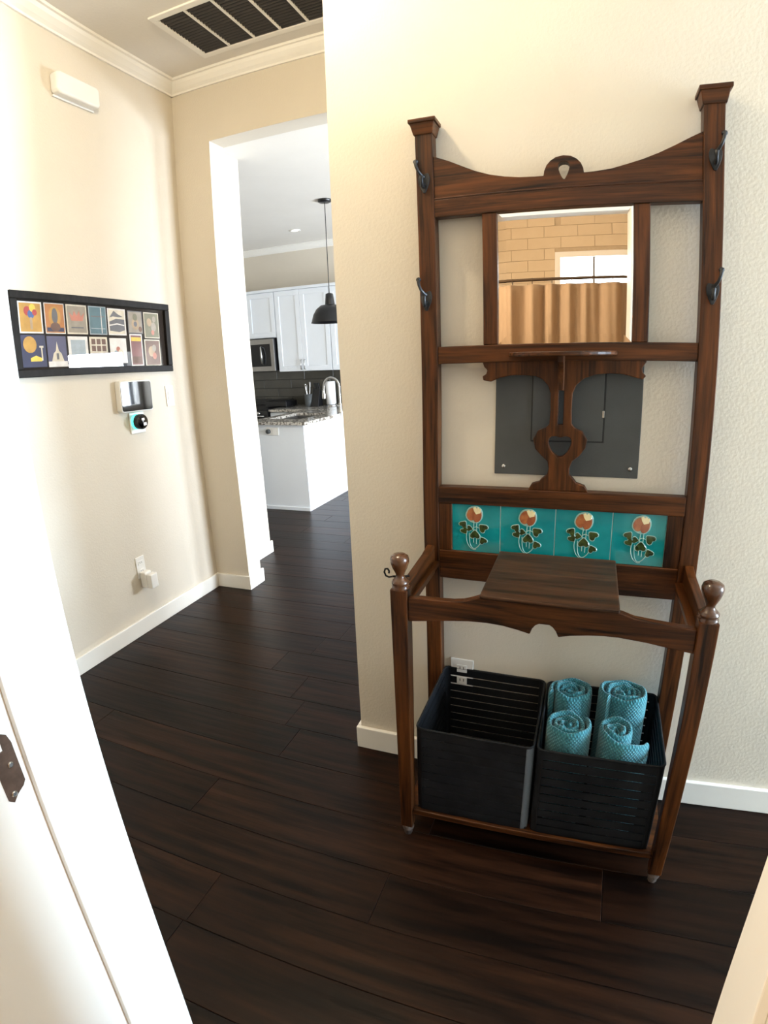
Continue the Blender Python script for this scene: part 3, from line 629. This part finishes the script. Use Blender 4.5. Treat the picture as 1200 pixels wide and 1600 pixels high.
# ================================================================== ON THE STAND WALL
P = thing('breaker_panel', (0.4515, 0.0, 1.08), 'gray metal breaker panel cover on the wall behind the stand', 'electrical panel')
mesh_obj('cover', G().box(0.2560, 0.6492, -0.0045, 0.0, 1.081, 1.480), 'panel_gray', P, bevel=0.002)
mesh_obj('seam', G().box(0.356, 0.5535, -0.0052, -0.0044, 1.1775, 1.460), 'panel_seam', P)
mesh_obj('panel_door', G().box(0.3590, 0.5485, -0.0075, -0.0050, 1.1815, 1.457), 'panel_gray', P, bevel=0.0015)
mesh_obj('latch', G().box(0.5455, 0.5515, -0.0105, -0.0070, 1.246, 1.266), 'steel', P, bevel=0.001)
for (x, z) in ((0.282, 1.104), (0.6275, 1.107)):
    mesh_obj('screw', G().lathe([(0.0065, 0), (0.0065, -0.0015), (0.004, -0.003), (0.0, -0.0034)], (x, -0.0045, z), 'y', 14), 'steel', P)
def outlet(root_name, axis, pos, u0, u1, z0, z1, label, cat, kind):
    """plate on a wall: axis 'y' = stand wall (normal -y), 'x' = left wall (normal +x)"""
    t = 0.006
    def bx(a, b, c, d_, n0, n1):
        return G().box(a, b, pos-n1, pos-n0, c, d_) if axis == 'y' else G().box(pos+n0, pos+n1, a, b, c, d_)
    c = (u0+u1)/2
    O = thing(root_name, (c, pos, (z0+z1)/2) if axis == 'y' else (pos, c, (z0+z1)/2), label, cat)
    mesh_obj('plate', bx(u0, u1, z0, z1, 0, t), 'white_plastic', O, bevel=0.0015)
    h = z1-z0
    if kind == 'switch':
        mesh_obj('rocker', bx(c-.0165, c+.0165, z0+h*.21, z1-h*.21, t, t+.003), 'white_plastic', O, bevel=0.001)
    else:
        for q in (0.30, 0.70):
            s = mesh_obj('socket', bx(c-.017, c+.017, z0+h*q-.014, z0+h*q+.014, t, t+.002), 'white_plastic', O, bevel=0.004)
            for dx in (-.006, .006): mesh_obj('slot', bx(c+dx-.0012, c+dx+.0012, z0+h*q-.002, z0+h*q+.008, t+.0019, t+.0024), 'black_plastic', s)
    return O
outlet('wall_outlet', 'y', 0.0, 0.120, 0.196, 0.329, 0.4435, 'white wall outlet just above the empty basket', 'outlet', 'outlet')

# ================================================================== ON THE LEFT WALL
outlet('light_switch', 'x', XL, 0.911, 0.972, 1.208, 1.324, 'white rocker light switch right of the smart display', 'switch', 'switch')
outlet('wall_outlet', 'x', XL, 0.492, 0.556, 0.315, 0.434, 'white outlet plate low on the left wall', 'outlet', 'outlet')
A = thing('plug_adapter', (XL+0.008, 0.535, 0.285), 'blocky white plug adapter stuck in the low left wall outlet', 'adapter')
mesh_obj('body', G().box(XL+0.0085, XL+0.048, 0.500, 0.552, 0.262, 0.352), 'white_plastic', A, bevel=0.006, seg=3)
mesh_obj('front_block', G().box(XL+0.048, XL+0.082, 0.506, 0.560, 0.258, 0.340), 'white_plastic', A, bevel=0.006, seg=3)
# door chime
C = thing('door_chime', (XL, 0.437, 2.765), 'white plastic door chime high on the left wall', 'chime')
ch = [(0.312, 2.722), (0.330, 2.712), (0.545, 2.712), (0.562, 2.722), (0.562, 2.800), (0.545, 2.812), (0.330, 2.812), (0.312, 2.800)]
mesh_obj('housing', G().prism(ch, 'x', XL, XL+0.055), 'white_plastic', C, bevel=0.012, seg=4)
mesh_obj('base', G().box(XL, XL+0.012, 0.318, 0.556, 2.704, 2.714), 'white_plastic', C, bevel=0.002)
# smart display
D = thing('smart_display', (XL, 0.668, 1.290), 'white smart display with glossy black screen below the picture', 'display')
mesh_obj('housing', G().prism(rrect(0.535, 0.766, 1.209, 1.371, 0.016), 'x', XL, XL+0.036), 'white_plastic', D, bevel=0.004, seg=3)
mesh_obj('screen', G().prism(rrect(0.541, 0.760, 1.215, 1.365, 0.012), 'x', XL+0.0355, XL+0.0380), 'screen_glass', D, bevel=0.0006)
D.rotation_euler = (math.radians(-2.0), 0, 0)
# round thermostat on its plate
T = thing('thermostat', (XL, 0.652, 1.155), 'round black thermostat glowing teal under the smart display', 'thermostat')
mesh_obj('wall_plate', G().box(XL, XL+0.008, 0.606, 0.714, 1.092, 1.206), 'white_plastic', T, bevel=0.004)
mesh_obj('light_ring', G().lathe([(0.040, 0.008), (0.040, 0.020), (0.030, 0.021)], (XL, 0.652, 1.155), 'x', 28), 'teal_led', T, label='teal glowing ring')
mesh_obj('body', G().lathe([(0.036, 0.020), (0.040, 0.024), (0.040, 0.050), (0.037, 0.055), (0.0, 0.055)], (XL, 0.652, 1.155), 'x', 32), 'iron', T)
mesh_obj('face', G().lathe([(0.034, 0.055), (0.034, 0.057), (0.0, 0.058)], (XL, 0.652, 1.155), 'x', 32), 'screen_glass', T)
mesh_obj('dial_mark', G().box(XL+0.0575, XL+0.0585, 0.642, 0.662, 1.162, 1.174), 'white_plastic', T)
mesh_obj('dial_mark', G().box(XL+0.0575, XL+0.0585, 0.652, 0.674, 1.134, 1.150), 'white_plastic', T)
# framed postcards
FR = thing('picture_frame', (XL, 0.478, 1.607), 'long black frame with fourteen small colourful postcards', 'picture')
fy0, fy1, fz0, fz1, fw = -0.025, 0.9815, 1.4205, 1.7930, 0.034
fx = XL+0.024
mesh_obj('backing', G().box(XL+0.002, XL+0.008, fy0+.01, fy1-.01, fz0+.01, fz1-.01), 'mount_black', FR)
for (a, b, c, d_) in ((fy0, fy1, fz1-fw, fz1), (fy0, fy1, fz0, fz0+fw), (fy0, fy0+fw, fz0+fw, fz1-fw), (fy1-fw, fy1, fz0+fw, fz1-fw)):
    mesh_obj('moulding', G().box(XL+0.002, fx, a, b, c, d_), 'frame_black', FR, bevel=0.003)
cx_ = XL+0.008
def card(y0, y1, z0, z1, paper, ink, shapes, bw=0.007):
    c = mesh_obj('postcard', G().box(cx_, cx_+.0008, y0, y1, z0, z1), INK[paper], FR)
    if bw: mesh_obj('print', G().box(cx_+.0008, cx_+.0011, y0+bw, y1-bw, z0+bw, z1-bw), INK[ink], c)
    W_, H_ = y1-y0, z1-z0
    for j, (ik, poly) in enumerate(shapes):
        mesh_obj('motif', G().prism([(y0+u*W_, z0+v*H_) for u, v in poly], 'x', cx_+.0011, cx_+.0014+.0001*j), INK[ik], c)
def disc(u, v, r, n=14, asp=1.0): return [(u+r*math.cos(2*math.pi*k/n), v+r*asp*math.sin(2*math.pi*k/n)) for k in range(n)]
def rect(a, b, c, d_): return [(a, c), (b, c), (b, d_), (a, d_)]
za0, za1, zb0, zb1 = 1.6125, 1.7505, 1.4625, 1.6015
ys_ = [(0.018, 0.142), (0.155, 0.266), (0.277, 0.400), (0.412, 0.524), (0.534, 0.656), (0.672, 0.778), (0.790, 0.905)]
card(*ys_[0], za0, za1, 'white', 'gold', [('red', disc(.38, .70, .15)), ('blue', disc(.52, .60, .14)), ('yellow', disc(.60, .80, .13)), ('red', disc(.68, .66, .10)), ('tan', rect(.46, .56, .12, .50))])
card(*ys_[1], za0, za1, 'white', 'orange', [('gold', disc(.5, .56, .30, 16, 1.1)), ('slate', disc(.5, .58, .15, 16, 1.7)), ('navy', rect(.08, .92, .07, .20)), ('brown', disc(.5, .22, .25, 14, .6))], 0.004)
card(*ys_[2], za0, za1, 'cream', 'graybeige', [('coral', [(.22, .45), (.78, .45), (.88, .75), (.70, .60), (.62, .80), (.5, .62), (.38, .80), (.30, .60), (.12, .75)]), ('slate', rect(.2, .8, .20, .24))])
card(*ys_[3], za0, za1, 'mist', 'teal', [('mist', rect(.1, .9, .20, .23)), ('slate', rect(.12, .88, .62, .66)), ('white', rect(.68, .72, .05, .95))], 0.005)  # upright white line paints a reflection in the picture glass
card(*ys_[4], za0, za1-.004, 'white', 'cream', [('slate', [(.08, .50), (.45, .62), (.92, .60), (.92, .20), (.6, .12), (.08, .16)]), ('slate', [(.10, .66), (.35, .92), (.55, .80), (.85, .70), (.6, .68), (.3, .70)]), ('white', [(.08, .34), (.5, .40), (.9, .36), (.9, .40), (.5, .45), (.08, .39)])])
card(*ys_[5], za0+.012, za1-.008, 'slate', 'graybeige', [('tan', disc(.5, .42, .26)), ('slate', disc(.5, .42, .12)), ('olive', disc(.5, .72, .16)), ('brown', disc(.82, .2, .12))], 0.005)
card(*ys_[6], za0-.010, za1-.010, 'cream', 'olive', [('tan', disc(.35, .62, .16)), ('graybeige', disc(.62, .45, .18)), ('coral', disc(.55, .22, .10)), ('graybeige', disc(.68, .75, .12))], 0.005)
card(0.012, 0.146, zb0+.002, zb1+.004, 'navy', 'navy', [('yellow', disc(.38, .76, .18)), ('gold', disc(.38, .70, .26, 14)), ('yellow', [(.36, .18), (.80, .18), (.80, .28), (.58, .36), (.36, .28)]), ('cream', rect(.80, .85, .20, .62)), ('cream', rect(.74, .90, .60, .66))], 0)
card(0.154, 0.262, zb0, zb1, 'indigo', 'indigo', [('white', rect(.0, 1, .0, .18)), ('cream', [(.18, .18), (.82, .18), (.70, .44), (.58, .52), (.5, .82), (.42, .52), (.30, .44)]), ('slate', rect(.44, .56, .24, .44))], 0)
card(0.274, 0.392, zb0-.004, zb1, 'white', 'mist', [('cream', rect(.24, .76, .14, .30)), ('tan', disc(.5, .24, .14)), ('mist', rect(.30, .70, .50, .70))], 0.016)
card(0.404, 0.518, zb0-.002, zb1, 'cream', 'cream', [('brown', rect(.10+.29*i, .32+.29*i, .74-.24*j, .93-.24*j)) for i in range(3) for j in range(3)]+[('graybeige', rect(.3, .7, .03, .20))], 0.004)
card(0.534, 0.648, zb0+.008, zb1-.004, 'white', 'white', [('coral', disc(.48, .55, .12)), ('cream', disc(.62, .40, .16)), ('mist', disc(.34, .40, .12))], 0.006)
card(0.676, 0.766, zb0-.008, zb1+.020, 'white', 'rosewood', [('yellow', rect(.12, .88, .78, .90)), ('brown', rect(.12, .88, .08, .30))], 0.007)
card(0.783, 0.902, zb0-.010, zb1-.006, 'cream', 'brown', [('tan', disc(.42, .55, .20)), ('coral', disc(.60, .38, .13)), ('graybeige', disc(.60, .68, .13))], 0.006)
mesh_obj('glass_pane', G().box(cx_+.004, cx_+.006, fy0+fw-.004, fy1-fw+.004, fz0+fw-.004, fz1-fw+.004), 'picture_glass', FR)
FR.rotation_euler = (math.radians(-2.0), 0, 0)

# ================================================================== CEILING GRILLE
V = thing('ceiling_vent', (-0.90, 0.795, HC), 'white framed return air grille with dark louvres in the hall ceiling', 'vent')
vx0, vx1, vy0, vy1 = -1.352, -0.455, 0.618, 0.972
for (a, b, c, d_) in ((vx0-.035, vx1+.035, vy0-.035, vy0), (vx0-.035, vx1+.035, vy1, vy1+.035), (vx0-.035, vx0, vy0, vy1), (vx1, vx1+.035, vy0, vy1)):
    mesh_obj('frame', G().box(a, b, c, d_, HC-0.010, HC), 'trim_paint', V, bevel=0.003)
mesh_obj('filter', G().box(vx0, vx1, vy0, vy1, HC-0.0015, HC-0.0005), 'vent_dark', V)
for k in range(1, 6):
    x = vx0+k*0.1495
    mesh_obj('divider', G().box(x-.007, x+.007, vy0, vy1, HC-0.009, HC-0.0015), 'trim_paint', V)
for k in range(16):
    y = vy0+0.012+k*0.0218
    mesh_obj('louvre', G().prism([(y, HC-.0018), (y+.002, HC-.0018), (y+.010, HC-.0075), (y+.008, HC-.0075)], 'x', vx0, vx1), 'vent_louver', V)

# ================================================================== KITCHEN
CT = 0.87
# peninsula
K = thing('kitchen_peninsula', (-2.27, 3.5, 0), 'white panelled kitchen peninsula under the granite top', 'cabinet')
mesh_obj('body', G().box(-2.56, -2.005, 2.955, 4.05, 0, 0.60).box(-2.56, -2.005, 2.955, 3.10, 0.60, CT-0.032).box(-2.56, -2.005, 3.90, 4.05, 0.60, CT-0.032).box(-2.10, -2.005, 3.10, 3.90, 0.60, CT-0.032).box(-2.56, -2.53, 3.10, 3.90, 0.60, CT-0.032), 'cabinet_paint_skylit', K)
mesh_obj('end_panel', G().box(-2.56, -2.0, 2.945, 2.955, 0, CT-0.032), 'cabinet_paint_skylit', K, bevel=0.002)
mesh_obj('plinth', G().box(-2.57, -1.995, 2.933, 2.945, 0, 0.035).box(-2.005, -1.995, 2.945, 4.05, 0, 0.035), 'cabinet_paint_skylit', K, bevel=0.002)
mesh_obj('back_panel', G().box(-2.005, -1.998, 2.955, 4.05, 0.035, CT-0.032), 'cabinet_paint_skylit', K)
wt = G().box(-2.60, -1.96, 2.905, 3.16, CT-0.030, CT).box(-2.60, -1.96, 3.74, 4.07, CT-0.030, CT).box(-2.60, -2.50, 3.16, 3.74, CT-0.030, CT).box(-2.14, -1.96, 3.16, 3.74, CT-0.030, CT)
solo('countertop', wt, 'granite', (-2.28, 3.48, CT-0.03), 'speckled granite top of the kitchen peninsula', 'countertop', bevel=0.003)
sk = thing('kitchen_sink', (-2.32, 3.45, CT-0.2), 'steel sink basin sunk in the peninsula top', 'sink')
mesh_obj('basin', G().box(-2.50, -2.14, 3.16, 3.74, CT-0.20, CT-0.19).box(-2.505, -2.50, 3.155, 3.745, CT-0.20, CT-0.030).box(-2.14, -2.135, 3.155, 3.745, CT-0.20, CT-0.030).box(-2.50, -2.14, 3.155, 3.16, CT-0.20, CT-0.030).box(-2.50, -2.14, 3.74, 3.745, CT-0.20, CT-0.030), 'brushed_steel', sk)
mesh_obj('drain', G().lathe([(0.04, 0), (0.038, 0.003), (0, 0.002)], (-2.32, 3.45, CT-0.19), 'z', 16), 'steel', sk)
fa = thing('kitchen_faucet', (-2.00, 3.79, CT), 'chrome gooseneck faucet on the peninsula', 'faucet')
fp = [(-2.00, 3.79, CT), (-2.00, 3.79, CT+0.27)]+[(-2.09+0.09*math.cos(math.radians(a)), 3.79, CT+0.27+0.09*math.sin(math.radians(a))) for a in range(15, 181, 15)]+[(-2.185, 3.79, CT+0.22)]
mesh_obj('neck', G().tube(fp, 0.0125, 12), 'steel', fa)
mesh_obj('base', G().lathe([(0.027, 0), (0.027, 0.012), (0.018, 0.03), (0.018, 0.09), (0.014, 0.10)], (-2.00, 3.79, CT), 'z', 18), 'steel', fa)
mesh_obj('spray_head', G().lathe([(0.020, 0.0), (0.021, 0.03), (0.015, 0.085)], (-2.186, 3.79, CT+0.145), 'z', 16), 'steel', fa)
mesh_obj('lever', G().tube([(-2.00, 3.79, CT+0.06), (-2.00, 3.73, CT+0.075), (-2.00, 3.68, CT+0.10)], 0.007, 8), 'steel', fa)
OI = thing('wall_outlet', (-2.33, 2.945, 0.775), 'white double outlet high on the end of the peninsula', 'outlet')
mesh_obj('plate', G().box(-2.40, -2.27, 2.939, 2.945, 0.740, 0.812), 'white_plastic', OI, bevel=0.0015)
mesh_obj('plug', G().lathe([(0.022, -0.006), (0.022, -0.03), (0.014, -0.034), (0, -0.034)], (-2.375, 2.945, 0.776), 'y', 14), 'panel_gray', OI)
mesh_obj('socket', G().box(-2.335, -2.300, 2.937, 2.939, 0.752, 0.800), 'white_plastic', OI, bevel=0.001)
# back run
bc = thing('base_cabinet', (-2.4, 4.4, 0), 'white base cabinet run along the kitchen back wall', 'cabinet')
mesh_obj('body', G().box(-3.08, -1.75, 4.13, 4.72, 0.09, CT-0.032).box(-3.08, -1.75, 4.19, 4.72, 0, 0.09), 'cabinet_paint_skylit', bc)
for k in range(3):
    x = -3.08+k*0.4433
    dr = mesh_obj('drawer', G().box(x+.004, x+.439, 4.115, 4.13, CT-0.19, CT-0.042), 'cabinet_paint_skylit', bc, bevel=0.002)
    mesh_obj('handle', G().tube([(x+.16, 4.115, CT-.115), (x+.16, 4.09, CT-.115), (x+.28, 4.09, CT-.115), (x+.28, 4.115, CT-.115)], 0.005, 8), 'steel', dr)
    mesh_obj('door', G().box(x+.004, x+.439, 4.115, 4.13, 0.10, CT-0.20), 'cabinet_paint_skylit', bc, bevel=0.002)
solo('countertop', G().box(-3.085, -1.72, 4.09, 4.722, CT-0.030, CT), 'granite', (-2.4, 4.4, CT-0.03), 'speckled granite countertop along the dark backsplash', 'countertop', bevel=0.003)
# range
RG = thing('kitchen_range', (-3.47, 4.38, 0), 'black stove with a steel handle at the kitchen back wall', 'stove')
mesh_obj('body', G().box(-3.85, -3.092, 4.08, 4.72, 0.0, CT-0.01), 'black_plastic', RG, bevel=0.004)
mesh_obj('cooktop', G().box(-3.855, -3.090, 4.06, 4.70, CT-0.01, CT+0.004), 'screen_glass', RG, bevel=0.002)
mesh_obj('back_panel', G().box(-3.85, -3.092, 4.68, 4.724, CT+0.004, CT+0.08), 'black_plastic', RG, bevel=0.003)
mesh_obj('oven_door', G().box(-3.83, -3.11, 4.062, 4.08, 0.20, CT-0.09), 'screen_glass', RG, bevel=0.003)
mesh_obj('oven_handle', G().tube([(-3.80, 4.062, .795), (-3.80, 4.03, .795), (-3.14, 4.03, .795), (-3.14, 4.062, .795)], 0.010, 10), 'steel', RG)
for k in range(4):
    mesh_obj('knob', G().lathe([(0.020, 0.002), (0.018, -0.022), (0, -0.024)], (-3.72+k*.17, 4.08, CT-.045), 'y', 14), 'steel', RG)
# uppers
def shaker(x0, x1, z0, z1, y, parent):
    d_ = mesh_obj('door', G().box(x0+.002, x1-.002, y+.008, y+.018, z0, z1), 'cabinet_paint_skylit', parent)
    r = 0.060
    for (a, b, c, e) in ((x0+.002, x1-.002, z1-r, z1), (x0+.002, x1-.002, z0, z0+r), (x0+.002, x0+r, z0+r, z1-r), (x1-r, x1-.002, z0+r, z1-r)):
        mesh_obj('rail', G().box(a, b, y, y+.008, c, e), 'cabinet_paint_skylit', d_, bevel=0.0015, seg=1)
    return d_
def pull(x, z0, z1, y, p): mesh_obj('handle', G().tube([(x, y, z0), (x, y-.028, z0), (x, y-.028, z1), (x, y, z1)], 0.0055, 8), 'steel', p)
UY = 4.40
u1 = thing('upper_cabinet', (-2.71, 4.56, 1.295), 'white two-door wall cabinet beside the microwave', 'cabinet')
mesh_obj('body', G().box(-3.069, -2.356, UY+.018, 4.72, 1.295, 2.230), 'cabinet_paint_skylit', u1)
da = shaker(-3.069, -2.733, 1.297, 2.228, UY, u1); db = shaker(-2.733, -2.356, 1.297, 2.228, UY, u1)
pull(-2.755, 1.315, 1.425, UY, da); pull(-2.706, 1.315, 1.425, UY, db)
u2 = thing('upper_cabinet', (-1.97, 4.56, 1.295), 'white wall cabinet behind the black pendant, cut by the wall edge', 'cabinet')
mesh_obj('body', G().box(-2.350, -1.60, UY+.018, 4.72, 1.295, 2.230), 'cabinet_paint_skylit', u2)
shaker(-2.350, -1.975, 1.297, 2.228, UY, u2); shaker(-1.975, -1.60, 1.297, 2.228, UY, u2)
u3 = thing('upper_cabinet', (-3.46, 4.56, 1.70), 'short white wall cabinet above the microwave', 'cabinet')
mesh_obj('body', G().box(-3.85, -3.075, UY+.018, 4.72, 1.70, 2.230), 'cabinet_paint_skylit', u3)
shaker(-3.85, -3.462, 1.702, 2.228, UY, u3); shaker(-3.462, -3.075, 1.702, 2.228, UY, u3)
solo('cabinet_crown', G().box(-3.86, -1.59, UY-.02, 4.725, 2.230, 2.262), 'cabinet_paint_skylit', (-2.7, 4.55, 2.23), 'white moulding strip along the tops of the wall cabinets', 'moulding', bevel=0.004)
MW = thing('microwave_oven', (-3.46, 4.53, 1.305), 'steel and black microwave under the short wall cabinet', 'microwave')
mesh_obj('body', G().box(-3.848, -3.090, 4.37, 4.72, 1.308, 1.696), 'black_plastic', MW, bevel=0.004)
fm = mesh_obj('door', G().box(-3.848, -3.094, 4.35, 4.37, 1.308, 1.686), 'brushed_steel', MW, bevel=0.003)
mesh_obj('window', G().box(-3.80, -3.145, 4.346, 4.351, 1.365, 1.628), 'screen_glass', fm)
mesh_obj('handle', G().tube([(-3.265, 4.35, 1.60), (-3.255, 4.315, 1.59), (-3.245, 4.30, 1.50), (-3.248, 4.315, 1.40), (-3.255, 4.35, 1.388)], 0.011, 10), 'steel', fm)
# backsplash tiles
bs = struct('wall_backsplash', G().box(-3.9, -1.6, 4.722, 4.73, CT, 1.40), 'splash_grout')
wall_tiles(bs, -3.9, -1.6, CT+0.002, 1.40, 0.40, 0.105, 4.716, 4.722, 'splash_tile', [], 0.004)
# things on the back counter
solo('griddle_pan', G().box(-3.27, -2.975, 4.33, 4.60, CT+0.012, CT+0.075).box(-3.25, -3.00, 4.36, 4.57, CT+0.075, CT+0.085).box(-3.075, -2.995, 4.36, 4.57, CT, CT+0.012), 'black_plastic', (-3.1, 4.46, CT), 'flat black griddle beside the stove', 'griddle', bevel=0.008)
cr = thing('utensil_crock', (-2.735, 4.47, CT), 'steel crock of kitchen utensils against the dark backsplash', 'crock')
mesh_obj('pot', G().lathe([(0.045, 0), (0.05, 0.01), (0.05, 0.15), (0.046, 0.15), (0.046, 0.02), (0, 0.02)], (-2.735, 4.47, CT), 'z', 20), 'panel_gray', cr)
for (dx, dy, hh) in ((-.02, 0, .27), (.01, .015, .29), (.0, -.02, .26)):
    mesh_obj('utensil', G().tube([(-2.735+dx*.3, 4.47+dy*.3, CT+.03), (-2.735+dx*1.6, 4.47+dy*1.6, CT+hh-.05), (-2.735+dx*1.8, 4.47+dy*1.8, CT+hh)], [.005, .006, .013], 8), 'steel', cr)
kb = thing('knife_block', (-2.64, 4.50, CT), 'black knife block beside the utensil crock', 'knife block')
mesh_obj('block', G().prism([(4.42, CT), (4.56, CT), (4.58, CT+.17), (4.50, CT+.21)], 'x', -2.685, -2.59), 'black_plastic', kb, bevel=0.004)
for k in range(3): mesh_obj('knife_handle', G().tube([(-2.665+.027*k, 4.535, CT+.18), (-2.668+.027*k, 4.515, CT+.275)], .010, 8), 'black_plastic', kb)
pt = thing('paper_towel_roll', (-2.485, 4.58, CT), 'white paper towel roll standing behind the faucet', 'paper towel')
mesh_obj('holder', G().lathe([(0.075, 0), (0.075, 0.012), (0.01, 0.014), (0.008, 0.31), (0, 0.315)], (-2.485, 4.58, CT), 'z', 20), 'steel', pt)
mesh_obj('roll', G().lathe([(0.012, 0.016), (0.060, 0.016), (0.060, 0.290), (0.012, 0.290)], (-2.485, 4.58, CT), 'z', 24), 'paper_white', pt)
# pendant lamp and downlight
px_, py_ = -1.718, 3.094
PD = thing('pendant_lamp', (px_, py_, KC), 'black dome pendant lamp hanging in front of the white cabinets', 'pendant lamp')
mesh_obj('canopy', G().lathe([(0.06, 0), (0.06, -0.018), (0.045, -0.026), (0.0, -0.028)], (px_, py_, KC), 'z', 22), 'black_plastic', PD)
mesh_obj('cord', G().tube([(px_, py_, KC-.02), (px_, py_, 1.99)], 0.0035, 6), 'black_plastic', PD)
mesh_obj('socket_cap', G().lathe([(0.008, 0.06), (0.034, 0.052), (0.040, 0.0), (0.046, -0.045)], (px_, py_, 1.935), 'z', 20), 'black_plastic', PD)
mesh_obj('shade', G().lathe([(0.046, 0.155), (0.085, 0.150), (0.125, 0.118), (0.155, 0.070), (0.172, 0.012), (0.178, 0.0), (0.172, 0.002), (0.150, 0.068), (0.12, 0.113), (0.08, 0.144), (0.03, 0.15)], (px_, py_, 1.738), 'z', 36), 'black_plastic', PD)
RL = thing('recessed_light', (-2.525, 4.02, KC), 'small round recessed light in the kitchen ceiling', 'downlight')
mesh_obj('trim', G().lathe([(0.060, 0), (0.060, -0.005), (0.042, -0.006), (0.040, -0.001)], (-2.525, 4.02, KC), 'z', 22), 'trim_paint', RL)
mesh_obj('lens', G().lathe([(0.040, -0.001), (0.0, -0.0015)], (-2.525, 4.02, KC), 'z', 22), 'downlight_glow', RL)
